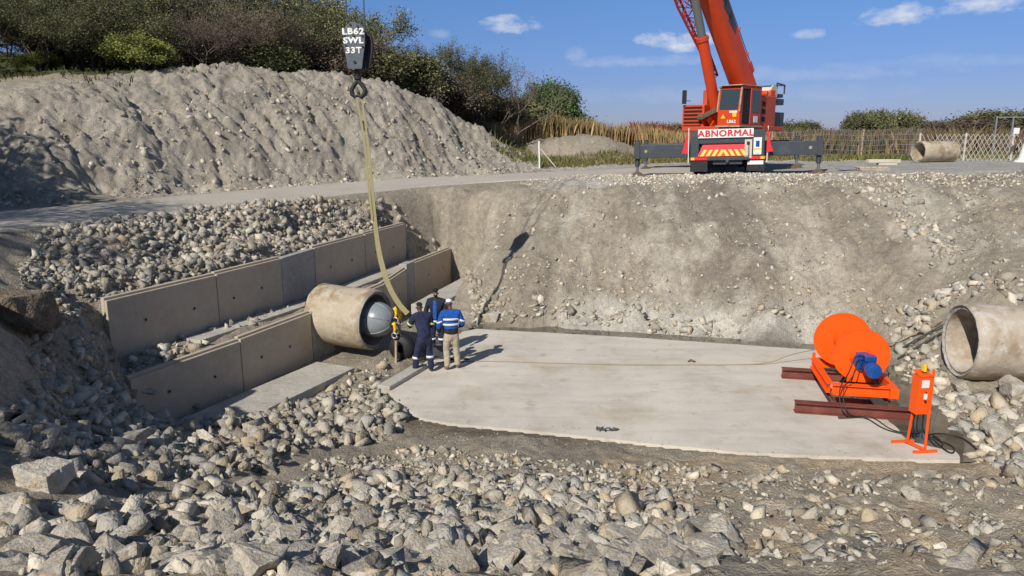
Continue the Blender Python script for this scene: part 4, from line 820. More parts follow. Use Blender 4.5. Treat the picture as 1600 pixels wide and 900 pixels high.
for y_, k_ in ((-.44, 1.), (.74, 1.09)):
    b = MB(); b.lathe((ccx - (.10 if y_ > 0 else 0), y_, cz), (0, 1, 0), [(-.012, .001), (-.012, .535*k_), (-.02, .54*k_), (-.02, .553*k_), (.02, .553*k_), (.02, .54*k_), (.012, .535*k_), (.012, .001)], 72); wp('flange', b, 'orange', smooth='auto')
b = MB(); b.cyl((ccx, -.42, cz), (ccx-.10, .72, cz), .20, n=40); wp('drum', b, 'orange', smooth='auto')
b = MB(); b.cyl((ccx, -.62, cz-.05), (ccx, -.452, cz-.05), .19, .22, 28); wp('gear_hub', b, 'orange', smooth='auto')
mo_ = MB(); mo_.cyl((ccx+.06, -1.12, cz-.10), (ccx+.06, -.72, cz-.10), .125, n=32)
for k in range(16):
    a_ = k*math.pi/8; mo_.box(-.006, .006, -1.08, -.76, .12, .145, T=Matrix.Translation((ccx+.06, 0, cz-.10)) @ Matrix.Rotation(a_, 4, 'Y'))
mt = wp('motor', mo_, 'blue', smooth='auto'); 
b = MB(); b.lathe((ccx+.06, -1.10, cz-.10), (0, -1, 0), [(-.02, .15), (.10, .152), (.14, .14), (.15, .11), (.152, .01)], 32); wp('fan_cowl', b, 'blue', parent=mt, smooth='auto')
b = MB(); b.box(ccx-.06, ccx+.16, -.98, -.78, cz+.02, cz+.13); wp('terminal_box', b, 'blue', parent=mt, bevel=.015)
b = MB(); b.cyl((ccx, -.74, cz-.08), (ccx, -.60, cz-.07), .18, .20, 28); b.box(ccx-.16, ccx+.04, -.78, -.62, cz-.06, cz+.12); b.cyl((ccx+.06, -.78, cz-.10), (ccx+.06, -.70, cz-.10), .155, n=28); wp('gearbox', b, 'blue', bevel=.01)
# power cables
def cable(pts, r, label, name='power_cable', m='cable', k=3, g=None): 
    b = MB(); b.tube(spline(pts, k), r, 7); o = b.build(name, M[m], smooth=True); return tag(o, label, 'cable', g)
mw = WM @ Vector((ccx-.03, -.9, cz+.10)); fr = WM @ Vector((-.10, -.98, wz+.25))
st = Vector((7.24, 12.25, 0))
cable([mw, mw+Vector((-.25, -.05, .05)), mw+Vector((-.36, -.12, -.3)), fr+Vector((.02, -.05, -.1)), WM @ Vector((.0, -1.35, .03)), (*pz(1352, 652, 0), .015), (*pz(1380, 672, 0), .015), (*pz(1412, 680, 0), .02), (*pz(1436, 684, 0), .02), st+Vector((-.05, .1, .3)), st+Vector((-.02, .1, .72))], .013, 'black power cable from the blue motor across the slab, outer one', g='power cables')
cable([mw+Vector((0, 0, -.06)), mw+Vector((-.17, -.06, -.05)), mw+Vector((-.27, -.14, -.35)), fr+Vector((.09, -.05, -.1)), WM @ Vector((.08, -1.33, .03)), (*pz(1362, 650, 0), .015), (*pz(1392, 674, 0), .015), (*pz(1420, 678, 0), .02), (*pz(1440, 680, 0), .02), st+Vector((.02, .1, .3)), st+Vector((.04, .1, .72))], .011, 'black power cable from the blue motor across the slab, inner one', g='power cables')
loops = [(1449, 655), (1455, 685), (1475, 705), (1488, 712), (1493, 703), (1480, 695), (1462, 690), (1455, 680), (1470, 690), (1474, 700), (1462, 700), (1452, 688), (1446, 684)]
cable([st+Vector((.1, .05, .7)), st+Vector((.1, .05, .3))]+[(*pz(u, v, 0), .02+.008*(i % 3)) for i, (u, v) in enumerate(loops[1:])], .013, 'loose black cable coiled behind the foot of the orange control stand')
cable([(*pz(1447, 683, 0), .04), (*pz(1465, 679, 0), .03), (*pz(1490, 682, 0), .03), (*pz(1512, 690, 0), .02), (*pz(1528, 706, 0), .02)], .013, 'black cable end trailing into the puddle at the right')
# control stand
cs_ = empty('control_stand', 'orange electrical control box on an orange steel stand beside the puddle', 'control box', st, (0, 0, R(6))); cs_.scale = (.78, .8, 1)
b = MB()
b.bar((-.04, -.20, .03), (.52, -.22, .03), .05, .05) if False else None
b.box(-.22, .36, -.25, -.20, .004, .05); wp('foot_bar', b, 'orange', parent=cs_, bevel=.004)
b = MB(); b.box(-.36, .20, .33, .38, .004, .05); wp('foot_bar', b, 'orange', parent=cs_, bevel=.004)
b = MB(); b.bar((.09, -.21, .05), (-.05, .34, .05), .05, .04); wp('cross_bar', b, 'orange', parent=cs_)
b = MB(); b.bar((.10, -.17, .05), (.17, -.06, 1.50), .055, .03, up=(0, 1, 0)); wp('upright', b, 'orange', parent=cs_, bevel=.004)
b = MB(); b.bar((-.06, .22, .05), (-.06, .14, .80), .05, .03, up=(0, 1, 0)); wp('upright', b, 'orange', parent=cs_, bevel=.004)
b = MB(); b.box(-.16, .13, -.10, .17, .68, 1.38); bx_ = wp('box', b, 'orange', parent=cs_, bevel=.006)
b = MB(); b.box(-.155, .09, -.112, -.102, .69, 1.37); wp('box_door', b, 'orange', parent=bx_, bevel=.004)
b = MB(); b.add([(-.17, -.12, 1.382), (.14, -.12, 1.382), (.14, .18, 1.44), (-.17, .18, 1.44), (-.17, -.12, 1.392), (.14, -.12, 1.392), (.14, .18, 1.45), (-.17, .18, 1.45)], [(0, 3, 2, 1), (4, 5, 6, 7), (0, 1, 5, 4), (2, 3, 7, 6), (0, 4, 7, 3), (1, 2, 6, 5)]); wp('rain_lid', b, 'orange', parent=bx_)
b = MB(); b.box(-.12, .06, -.122, -.113, 1.18, 1.32); wp('data_plate', b, 'white', parent=bx_, bevel=.003)
b = MB(); b.box(-.04, .04, -.122, -.113, .97, 1.07); sp = wp('switch_plate', b, 'white', parent=bx_)
b = MB(); b.cyl((0, -.15, .935), (0, -.113, .935), .022, n=14); b.cyl((0, -.14, 1.10), (0, -.113, 1.10), .014, n=12); wp('knob', b, 'black', parent=sp)
b = MB(); b.cyl((-.02, -.02, 1.46), (-.02, -.02, 1.54), .045, n=18); b.cyl((-.02, -.02, 1.54), (-.02, -.02, 1.60), .03, .02, 18); b.box(-.08, -.04, -.05, .01, 1.47, 1.56); wp('beacon', b, 'yellow', parent=cs_, smooth='auto')
# pull rope over the slab
pts = [(620, 548), (640, 572), (690, 566), (760, 565), (860, 568), (960, 571), (1040, 571), (1130, 571), (1200, 570), (1232, 569), (1290, 564)]
b = MB(); b.tube(spline([(*pz(u, v, 0), .012 if 0 < i < 9 else .25+.1*(i > 9)) for i, (u, v) in enumerate(pts)], 3), .011, 6); tag(b.build('pull_rope', M['manila'], smooth=True), 'thin tan rope stretched over the slab from the pipe plug to the winch', 'rope')
# heap of shackles
px, pyy = pz(945, 673, 0); sh = empty('shackle_heap', 'small heap of steel shackles lying near the front edge of the slab', 'shackles', (px, pyy, 0))
for k, (dx, dy, r_, ax) in enumerate([(-.08, .03, .07, (.3, .3, 1)), (-.02, -.03, .055, (1, .2, .5)), (.06, -.04, .06, (.2, 1, .7)), (.16, .02, .075, (.1, .2, 1)), (-.13, -.02, .05, (1, .4, .2))]):
    b = MB(); b.torus((dx, dy, .035), ax, r_, .014, 18, 8, 0, 5.4); b.build('shackle', M['rope'], sh, smooth=True)
b = MB(); b.cyl((.17, .03, .03), (.27, .02, .03), .014, n=8); b.cyl((-.16, .05, .02), (-.05, .09, .02), .016, n=8); b.build('shackle_pin', M['rust'], sh)
q = pz(1080, 566, 0); b = MB(Matrix.Translation((*q, 0))); b.tube([(-.08, .0, .02), (0, .02, .06), (.05, -.02, .03), (.10, .0, .02)], .02, 7); tag(b.build('bent_wire', M['rust']), 'tiny bent rusty bar lying by the rope in the middle of the slab', 'scrap')
# steel rods by the right pipe
for k, (a0, b0, lb) in enumerate([((1392, 545), (1470, 512), 'thin grey rod'), ((1398, 556), (1472, 520), 'upper of two rods'), ((1402, 566), (1470, 530), 'lower rod')]):
    A_, B_ = hit(*a0), hit(*b0); b = MB(); b.tube([Vector(A_)+Zv*.08, (Vector(A_)+Vector(B_))/2+Zv*.13, Vector(B_)+Zv*.16], .022, 7)
    tag(b.build('steel_rod', M['rope'] if k else M['timber']), ['topmost thin brown rod leaning on rocks left of the right pipe', 'middle grey rod leaning on rocks left of the right pipe', 'lowest grey rod leaning on rocks left of the right pipe'][k], 'rod', 'rods beside the pipe')

# ------------------------------------------------------------------ people
def skin(name, chains, m, parent, sub=2, mats=None):
    """chains: list of (points with radii (x,y,z,rx[,ry]), edges or None). Each chain is one island."""
    V, E, Rr, roots = [], [], [], []
    for pts, eds in chains:
        b0 = len(V); V += [p[:3] for p in pts]; Rr += [(p[3], p[4] if len(p) > 4 else p[3]) for p in pts]; roots.append(b0)
        E += [(b0+a, b0+c) for a, c in (eds or [(i, i+1) for i in range(len(pts)-1)])]
    me = bpy.data.meshes.new(name); me.from_pydata(V, E, []); o = bpy.data.objects.new(name, me); COL.objects.link(o)
    sk = o.modifiers.new('skin', 'SKIN'); sk.use_smooth_shade = True
    if not me.skin_vertices: 
        me.attributes  # layer is added with the modifier in most versions
    if not me.skin_vertices:
        bm = bmesh.new(); bm.from_mesh(me); bm.verts.layers.skin.verify(); bm.to_mesh(me); bm.free()
    sv = me.skin_vertices[0].data
    for i, r in enumerate(Rr): sv[i].radius = r; sv[i].use_root = i in roots
    ss = o.modifiers.new('sub', 'SUBSURF'); ss.levels = sub; ss.render_levels = sub
    bpy.context.view_layer.update(); dg = bpy.context.evaluated_depsgraph_get(); nm = bpy.data.meshes.new_from_object(o.evaluated_get(dg))
    bpy.data.objects.remove(o); nm.materials.clear(); nm.materials.append(m); nm.polygons.foreach_set('use_smooth', [True]*len(nm.polygons))
    ob = bpy.data.objects.new(name, nm); COL.objects.link(ob); ob.parent = parent; return ob
def hand_chains(w, d, side, palm_n):
    """w wrist, d direction of the hand; five bent fingers rooted in the palm"""
    w, d = Vector(w), Vector(d).normalized(); n = Vector(palm_n); n = (n-d*n.dot(d)).normalized(); a = d.cross(n)*side; out = []
    out.append(([(*w, .026), (*(w+d*.05), .036, .018), (*(w+d*.09), .034, .016)], None))
    for i, L in enumerate((.068, .078, .073, .056)):
        p = w+d*.085+a*(.030-.020*i); out.append(([(*p, .0085), (*(p+d*L*.45+n*.008), .008), (*(p+d*L*.78+n*.026), .0075), (*(p+d*L*.92+n*.045), .0065)], None))
    p = w+d*.03+a*.022; out.append(([(*p, .011), (*(p+a*.028+d*.025+n*.012), .010), (*(p+a*.034+d*.055+n*.025), .0085)], None))
    return out
def person(label, loc, heading, pose):
    """pose holds joint positions, local: x right, y forward, z up"""
    root = empty('person', label, 'person', loc, (0, 0, heading)); J = {k: Vector(v) for k, v in pose['j'].items()}; mt_ = pose['m']
    r = lambda k, *rr: (*J[k], *rr)
    hips = J['hip']; chest = J['chest']; neck = J['neck']; head = J['head']
    # --- body: one skinned figure, head and hands included
    pts = [(*hips, .12, .08), (*((hips+chest)/2), .10, .07), (*chest, .13, .08), (*neck, .055), (*(neck*.5+head*.5), .05), (*(head+Vector((0, 0, -.03))), .073, .085), (*(head+Vector((0, -.005, .06))), .078, .092)]
    eds = [(0, 1), (1, 2), (2, 3), (3, 4), (4, 5), (5, 6)]
    for s_ in ('L', 'R'):
        b0 = len(pts); sg_ = -1 if s_ == 'L' else 1
        pts += [r('sh'+s_, .055), r('el'+s_, .042), r('wr'+s_, .028)]; eds += [(2, b0), (b0, b0+1), (b0+1, b0+2)]
        b0 = len(pts); pts += [(*(hips+Vector((sg_*.09, 0, -.06))), .085), r('kn'+s_, .058), r('an'+s_, .04), (*(J['an'+s_]+J['toe'+s_]*.0+Vector((0, 0, -.04))), .04)]; eds += [(0, b0), (b0, b0+1), (b0+1, b0+2), (b0+2, b0+3)]
    ch_ = [(pts, eds)]
    for s_ in ('L', 'R'):
        d_ = (J['wr'+s_]-J['el'+s_]).normalized(); ch_ += hand_chains(J['wr'+s_], d_, -1 if s_ == 'L' else 1, pose.get('palm'+s_, (0, 1, 0)) if abs(d_.y) < .9 else (0, 0, -1))
    # face: nose, chin, ears, joined into the head
    fd = pose.get('face', Vector((0, 1, 0))).normalized(); rt = fd.cross(Zv).normalized(); fu = rt.cross(fd)
    ch_ += [([(*(head+fd*.075+fu*.025), .012), (*(head+fd*.100-fu*.008), .017), (*(head+fd*.085-fu*.018), .012)], None), ([(*(head+fd*.055-fu*.07), .032), (*(head+fd*.078-fu*.085), .022)], None),
            ([(*(head+fd*.078-fu*.045+rt*.022), .008), (*(head+fd*.09-fu*.046), .010), (*(head+fd*.078-fu*.045-rt*.022), .008)], None)]
    for s2 in (-1, 1): ch_.append(([(*(head+rt*.080*s2+fu*.01), .014, .022), (*(head+rt*.088*s2-fu*.02), .010, .014)], None))
    body = skin('body', ch_, M['skin'], root)
    for s2 in (-1, 1):
        e_ = MB(); c_ = head+fd*.084+rt*.032*s2+fu*.022; e_.lathe(c_-fd*.012, fd, [(0, .012), (.006, .011), (.012, .006), (.014, .001)], 10); e_.build('eye', M['white'], root, smooth=True)
    # --- trousers
    tr = [(*(hips+Vector((0, 0, .06))), .155, .12), (*(hips+Vector((0, 0, -.04))), .165, .13)]; te = [(0, 1)]
    for s_ in ('L', 'R'):
        sg_ = -1 if s_ == 'L' else 1; b0 = len(tr); k_, a_ = J['kn'+s_], J['an'+s_]
        tr += [(*(hips+Vector((sg_*.095, 0, -.14))), .11), (*((hips+Vector((sg_*.095, 0, -.1)))*.45+k_*.55), .098), (*k_, .085), (*(k_*.5+a_*.5), .082), (*(a_+Vector((0, 0, .03))), .078), (*(a_+Vector((0, .01, -.02))), .074)]; te += [(1, b0)]+[(b0+i, b0+i+1) for i in range(5)]
    skin('trousers', [(tr, te)], M[mt_['trousers']], root)
    # --- jacket
    jl = pose.get('jlen', .05); jk = [(*(hips+Vector((0, 0, -jl))), .185, .15), (*(hips+Vector((0, 0, .12))), .175, .14), (*(chest-Vector((0, 0, .06))), .195, .145), (*(chest+Vector((0, 0, .08))), .165, .12), (*(neck+Vector((0, 0, .0))), .075)]; je = [(0, 1), (1, 2), (2, 3), (3, 4)]
    for s_ in ('L', 'R'):
        b0 = len(jk); s3, e3, w3 = J['sh'+s_], J['el'+s_], J['wr'+s_]; jk += [(*s3, .088), (*(s3*.45+e3*.55), .074), (*e3, .070), (*(e3*.45+w3*.55), .060), (*(w3-(w3-e3)*.06), .052)]; je += [(3, b0)]+[(b0+i, b0+i+1) for i in range(4)]
    skin('jacket', [(jk, je)], M[mt_['jacket']], root)
    if 'lower' in mt_:
        b0 = MB(); lz = [(*(hips+Vector((0, 0, -jl-.015))), .192, .157), (*(hips+Vector((0, 0, .06))), .186, .150), (*(hips+Vector((0, 0, .17))), .184, .147)]; skin('jacket_hem', [(lz, None)], M[mt_['lower']], root)
        for s_ in ('L', 'R'):
            e3, w3 = J['el'+s_], J['wr'+s_]; skin('sleeve', [([(*(e3), .074), (*((e3+w3)/2), .067), (*(w3-(w3-e3)*.05), .056)], None)], M[mt_['lower']], root)
    for s_ in ('L', 'R'):
        a_ = J['an'+s_]; t_ = J['toe'+s_]; skin('boot', [([(*(a_+Vector((0, 0, .02))), .052), (*(a_+Vector((0, -.01, -.05))), .052, .055), (*(a_*.5+t_*.5+Vector((0, 0, -.025))), .048, .042), (*(t_), .042, .032)], None)], M[mt_['boot']], root)
    # --- bands: closed rings round a limb or the trunk
    for (c_, ax_, rx, ry, h_, mm) in pose.get('bands', []):
        c_, ax_ = Vector(c_), Vector(ax_).normalized(); u_ = Vector((1, 0, 0)); u_ = (u_-ax_*u_.dot(ax_)).normalized(); w_ = ax_.cross(u_); b = MB(); n = 28; vs = []
        for t_, g2 in ((-.5, 0), (-.5, .006), (.5, .006), (.5, 0)): vs += [c_+ax_*h_*t_+u_*(rx+g2)*math.cos(2*math.pi*i/n)+w_*(ry+g2)*math.sin(2*math.pi*i/n) for i in range(n)]
        b.add(vs, [(k*n+i, k*n+(i+1) % n, (k+1)*n+(i+1) % n, (k+1)*n+i) for k in range(3) for i in range(n)]); b.build('reflective_band', M[mm], root, smooth=True)
    # --- headgear
    hh = [(*(head+Vector((0, -.004, .035))), .088, .102), (*(head+Vector((0, -.008, .085))), .080, .092), (*(head+Vector((0, -.012, .125))), .045, .05)]
    if mt_['hat'] == 'white':
        hh = [(*(head+Vector((0, 0, .04))), .094, .108), (*(head+Vector((0, 0, .09))), .086, .098), (*(head+Vector((0, 0, .13))), .05, .055)]
        skin('cap', [(hh, None), ([(*(head+fd*.07+fu*.045), .07, .012), (*(head+fd*.15+fu*.035), .055, .008)], None)], M['white'], root)
    else: skin('beanie', [(hh, None)], M['beanie'], root)
    return root, J
def ground_person(u, v, label, facing_px, pose):
    x, y = pz(u, v, 0); return person(label, (x, y, .002), facing_px, pose)
base = dict(hip=(0, 0, .93), chest=(0, .02, 1.28), neck=(0, .04, 1.47), head=(0, .07, 1.60), shL=(-.19, .02, 1.38), shR=(.19, .02, 1.38),
            elL=(-.27, .0, 1.12), elR=(.27, .0, 1.12), wrL=(-.25, .14, .92), wrR=(.25, .14, .92), knL=(-.12, .03, .50), knR=(.12, .03, .50), anL=(-.13, 0, .10), anR=(.13, 0, .10), toeL=(-.14, .17, .035), toeR=(.14, .17, .035))
def P_(**k): d = dict(base); d.update(k); return d
# A: navy overall, back to the camera, bending forward over the fittings
ground_person(664, 581, 'person in navy work suit and dark beanie, seen from behind at the pipe', R(28), dict(
    j=P_(hip=(0, -.02, .90), chest=(0, .12, 1.24), neck=(0, .21, 1.40), head=(.0, .27, 1.52), shL=(-.19, .14, 1.33), shR=(.19, .12, 1.34), elL=(-.25, .28, 1.12), elR=(.24, .12, 1.08), wrL=(-.16, .46, 1.02), wrR=(.20, .34, .98), knL=(-.16, .06, .48), knR=(.13, .02, .48), anL=(-.20, .10, .10), anR=(.14, -.06, .10), toeL=(-.22, .27, .035), toeR=(.17, .10, .035)),
    m=dict(jacket='navy', trousers='navy', boot='boot', hat='black'), jlen=.13, face=Vector((0, 1, -.45)),
    bands=[((-.18, .085, .36), (0.05, 0, 1), .082, .082, .055, 'bandw'), ((.135, .0, .36), (0, .1, 1), .082, .082, .055, 'bandw'), ((.232, .12, 1.14), (.2, -.1, 1), .078, .078, .05, 'bandy'), ((-.235, .25, 1.16), (-.3, .7, -1), .076, .076, .05, 'bandy')]))
# B: facing the camera, dark coat open over a blue shirt
rB, JB = ground_person(684, 552, 'person in open dark jacket over blue overalls, black beanie, facing camera', R(172), dict(
    j=P_(chest=(0, .04, 1.30), neck=(0, .07, 1.49), head=(.0, .12, 1.61), elL=(-.27, .05, 1.12), elR=(.28, .04, 1.12), wrL=(-.20, .25, 1.02), wrR=(.22, .22, 1.0)),
    m=dict(jacket='navy_b', trousers='navy', boot='boot', hat='black'), jlen=.12, face=Vector((0, 1, -.5)),
    bands=[((-.12, .03, .40), (0, 0, 1), .085, .085, .055, 'bandw'), ((.12, .03, .40), (0, 0, 1), .085, .085, .055, 'bandw'), ((0, 0, .88), (0, 0, 1), .192, .158, .05, 'bandw')]))
skin('shirt_front', [([(.01, .13, 1.43, .05, .025), (.01, .165, 1.25, .06, .025), (.01, .155, 1.05, .055, .03), (.01, .15, .92, .045, .02)], None)], M['royal'], rB)
# C: royal blue jacket with white stripes, khaki trousers, white cap
ground_person(706, 577, 'person in bright blue jacket with white stripes, khaki trousers and white cap', R(14), dict(
    j=P_(hip=(0, 0, .92), chest=(0, .03, 1.27), neck=(0, .08, 1.46), head=(-.02, .14, 1.58), elL=(-.29, .04, 1.10), elR=(.29, .0, 1.12), wrL=(-.27, .16, .88), wrR=(.24, .18, 1.0), anL=(-.11, -.03, .10), toeL=(-.16, .12, .035), anR=(.15, .04, .10), toeR=(.20, .20, .035)),
    m=dict(jacket='royal', trousers='khaki', boot='tanboot', hat='white', lower='navy_b'), jlen=.05, face=Vector((-.3, 1, -.35)),
    bands=[((0, .025, 1.245), (0, .1, 1), .203, .152, .05, 'bandw'), ((0, .018, 1.125), (0, .05, 1), .192, .146, .05, 'bandw'), ((-.265, .035, 1.19), (-.3, 0, 1), .078, .078, .045, 'bandw'), ((.262, .01, 1.20), (.3, 0, 1), .078, .078, .045, 'bandw')]))
# dark tools at their feet
q = pz(683, 562, 0); tl = empty('tool_heap', 'heap of black hoses and tools on the slab between the workers', 'tools', (*q, 0))
b = MB(); b.tube(spline([(-.5, .1, .03), (-.2, -.1, .04), (.1, .08, .05), (.35, -.12, .03), (.6, .02, .03), (.8, -.05, .03)], 2), .022, 7); b.tube(spline([(-.4, -.15, .03), (-.1, .12, .06), (.3, .1, .03), (.5, -.12, .03)], 2), .018, 7); b.build('hose', M['cable'], tl, smooth=True)
b = MB(); b.box(-.15, .15, .2, .4, 0, .28); b.box(-.1, .1, .25, .35, .28, .33); b.build('tool_box', M['steel_grey'], tl, bevel=.02)

# ------------------------------------------------------------------ rocks and rubble
def hull(npts, aniso, seed, sub=0, noise=0.):
    rg = random.Random(seed); bm = bmesh.new()
    if seed % 5 < 3:        # blocky broken stone: a box with displaced and chipped corners
        for i in range(8):
            c = Vector(((i & 1)*2-1, (i >> 1 & 1)*2-1, (i >> 2 & 1)*2-1))*.68; c += Vector((rg.uniform(-.34, .34), rg.uniform(-.34, .34), rg.uniform(-.34, .34)))
            if npts > 10 and rg.random() < .45:
                for ax in range(3):
                    q = c.copy(); q[ax] *= rg.uniform(.4, .8); bm.verts.new((q.x*aniso[0], q.y*aniso[1], q.z*aniso[2]))
            else: bm.verts.new((c.x*aniso[0], c.y*aniso[1], c.z*aniso[2]))
    else:
      for _ in range(npts):
        while True:
            p = Vector((rg.uniform(-1, 1), rg.uniform(-1, 1), rg.uniform(-1, 1)))
            if .45 < p.length < 1: break
        p = p.normalized()*rg.uniform(.66, 1.0); bm.verts.new((p.x*aniso[0], p.y*aniso[1], p.z*aniso[2]))
    bmesh.ops.convex_hull(bm, input=bm.verts); 
    for v in [v for v in bm.verts if not v.link_faces]: bm.verts.remove(v)
    if sub:
        bmesh.ops.dissolve_limit(bm, angle_limit=R(12), verts=bm.verts, edges=bm.edges)
        bmesh.ops.bevel(bm, geom=list(bm.edges), offset=.028, segments=2, affect='EDGES', profile=.6)
        bmesh.ops.triangulate(bm, faces=bm.faces)
        for _ in range(sub): bmesh.ops.subdivide_edges(bm, edges=[e for e in bm.edges if e.calc_length() > .16], cuts=1, use_grid_fill=True); bmesh.ops.triangulate(bm, faces=bm.faces)
        from mathutils import noise as mn
        for v in bm.verts:
            c_ = v.co*2.2+Vector((seed*3.7, 0, 0)); v.co += v.co.normalized()*noise*(mn.noise(c_)+.5*mn.noise(c_*2.7)+.28*mn.noise(c_*6))
    bmesh.ops.triangulate(bm, faces=bm.faces); bmesh.ops.recalc_face_normals(bm, faces=bm.faces)
    V = np.array([v.co[:] for v in bm.verts]); bm.verts.index_update(); Fa = np.array([[v.index for v in f.verts] for f in bm.faces]); bm.free(); return V, Fa
an = lambda s: (1.12, random.Random(s).uniform(.5, .95), random.Random(s+50).uniform(.34, .8))
BIG = []
for s in range(26):
    V, Fa = hull(13 + s % 7, an(s), s, 3, .085); me_o = np_mesh('rock', V, Fa, M['rock']); me = me_o.data
    me.polygons.foreach_set('use_smooth', [True]*len(me.polygons)); me.set_sharp_from_angle(angle=R(24)); bpy.data.objects.remove(me_o); BIG.append(me)
SM = [hull(7 + s % 3, an(s+100), s+100) for s in range(40)]
def zone(px_poly): return [hit(u, v)[:2] for u, v in px_poly]
ZONES = [  # name, polygon (photo points on the ground), stones per m2, size min, max, power, clump
 ('heap at the picture bottom', [(300, 898), (1090, 898), (1150, 850), (1080, 800), (960, 755), (780, 745), (640, 750), (590, 790), (420, 810)], 150, .04, .18, 1.9, .0),
 ('heap at the picture bottom', [(300, 898), (1090, 898), (1150, 850), (1080, 800), (960, 755), (780, 745), (640, 750), (590, 790), (420, 810)], 260, .015, .06, 1.2, .0),
 ('dim bottom left corner', [(0, 898), (420, 898), (560, 800), (640, 755), (560, 745), (300, 770), (120, 790), (0, 800)], 110, .025, .19, 2.6, .1),
 ('rubble slope below the near wall', [(40, 760), (0, 640), (140, 590), (230, 640), (330, 655), (420, 640), (520, 610), (590, 610), (640, 655), (600, 690), (500, 700), (400, 740), (250, 765)], 190, .016, .20, 4.2, .22),
 ('rubble beside the near wall ends', [(60, 640), (30, 420), (60, 370), (150, 380), (170, 470), (250, 560), (200, 600), (200, 650)], 150, .02, .14, 3.0, .2),
 ('rubble bank behind the upper wall', [(40, 430), (60, 362), (300, 325), (600, 322), (640, 345), (500, 385), (440, 400), (330, 425), (170, 462)], 260, .017, .17, 4.2, .22),
 ('corner beyond the far wall', [(640, 345), (690, 370), (740, 420), (760, 480), (840, 505), (740, 505), (735, 460), (712, 400), (700, 385), (645, 380)], 90, .04, .18, 2.0, .0),
 ('foot of the cut slope', [(740, 500), (760, 470), (900, 490), (1050, 500), (1250, 505), (1265, 532), (1000, 517), (850, 508)], 60, .03, .20, 3.0, .3),
 ('rocks round the right pipe', [(1395, 600), (1410, 560), (1380, 500), (1480, 450), (1598, 440), (1598, 480), (1470, 480), (1465, 560), (1480, 610), (1598, 630), (1598, 760), (1520, 720), (1480, 670), (1450, 640)], 110, .025, .24, 3.2, .1),
 ('front bank', [(1060, 898), (1150, 830), (1060, 760), (700, 715), (650, 700), (500, 715), (560, 735), (900, 732), (1100, 735), (1400, 742), (1598, 760), (1598, 898)], 60, .015, .13, 5.0, .3),
 ('earth band above the heap', [(420, 770), (500, 715), (650, 695), (900, 722), (1100, 730), (1080, 790), (960, 755), (780, 745), (560, 745)], 130, .014, .09, 3.5, .2),
 ('cut slope', [(740, 480), (760, 340), (1000, 295), (1300, 293), (1598, 293), (1598, 440), (1400, 500), (1260, 505), (900, 490)], 70, .010, .10, 6.0, .35),
  ('lower part of the cut slope', [(740, 485), (800, 400), (1000, 420), (1250, 440), (1400, 450), (1400, 500), (1260, 505), (900, 490)], 90, .010, .10, 5.0, .3),
 ('stone streak on the cut slope', [(1340, 295), (1420, 295), (1500, 390), (1490, 420), (1440, 380), (1390, 340)], 110, .03, .17, 3.0, .25),
 ('gravel edge of the upper pad', [(800, 287), (1000, 272), (1300, 272), (1598, 268), (1598, 290), (1300, 290), (1000, 292)], 170, .014, .075, 2.4, .12),
 ('terrace between the walls', [(200, 560), (250, 540), (450, 470), (460, 480), (260, 570)], 40, .04, .17, 1.8, .3),
 ('foot of the mound', [(0, 326), (300, 303), (560, 288), (830, 268), (830, 256), (560, 276), (300, 288), (0, 305)], 40, .02, .13, 3.5, .3),
 ('face of the mound', [(0, 300), (20, 190), (160, 175), (320, 130), (520, 135), (680, 180), (820, 250), (560, 276), (300, 288)], 22, .02, .15, 4.0, .2),
 ('grit on the slab edge', [(590, 600), (630, 665), (720, 690), (1050, 715), (1400, 730), (1500, 722), (1500, 705), (1000, 690), (700, 650), (650, 600)], 60, .006, .024, 2.0, .2),
 ('mud before the pipe', [(520, 610), (560, 575), (600, 560), (640, 600), (620, 640)], 40, .03, .16, 2.0, .2),
]
ROCKS = []   # x, y, z, size, zone
for zi, (zn, pp, dens, s0_, s1_, pw, cl) in enumerate(ZONES):
    pl = zone(pp); xs = [p[0] for p in pl]; ys = [p[1] for p in pl]; A_ = (max(xs)-min(xs))*(max(ys)-min(ys)); n = int(A_*dens)
    x = RNG.uniform(min(xs), max(xs), n); y = RNG.uniform(min(ys), max(ys), n); k = inside(x, y, pl)
    if cl: k &= fbm(x, y, .8, 3, 200+zi) > cl*.5+RNG.uniform(0, .45, n)*cl*2
    k &= ~(inside(x, y, SLAB) & (pdist(x, y, SLAB) > (.06 if zn[:4] != 'grit' else .5*RNG.uniform(0, 1, len(x))))); k &= pdist(x, y, LOW, False) > .12; k &= pdist(x, y, UP, False) > .14
    if zi in (3, 19):
        T1, L1 = seg_frame((-6.6, 12.9), (-4.75, 17.0), 0); 
        loc_ = np.array([[*(T1.inverted() @ Vector((a_, b_, 0)))[:2]] for a_, b_ in zip(x, y)]) if n else np.zeros((0, 2)); k &= ~((loc_[:, 0] > 1.2) & (loc_[:, 0] < L1) & (loc_[:, 1] > 0) & (loc_[:, 1] < 1.2))
    dr = pdist(x, y, ROAD, False); k &= dr > 2.15
    x, y = x[k], y[k]; s = s0_+(s1_-s0_)*RNG.uniform(0, 1, len(x))**pw
    k2 = (pdist(x, y, SLAB) > s*.6) | (zn[:4] == 'grit'); x, y, s = x[k2], y[k2], s[k2]
    z = np.where(inside(x, y, SLAB), 0., hgt(x, y))+s*RNG.uniform(-.15, .30, len(x))
    ROCKS += [(a_, b_, c_, d_, zi) for a_, b_, c_, d_ in zip(x, y, z, s)]
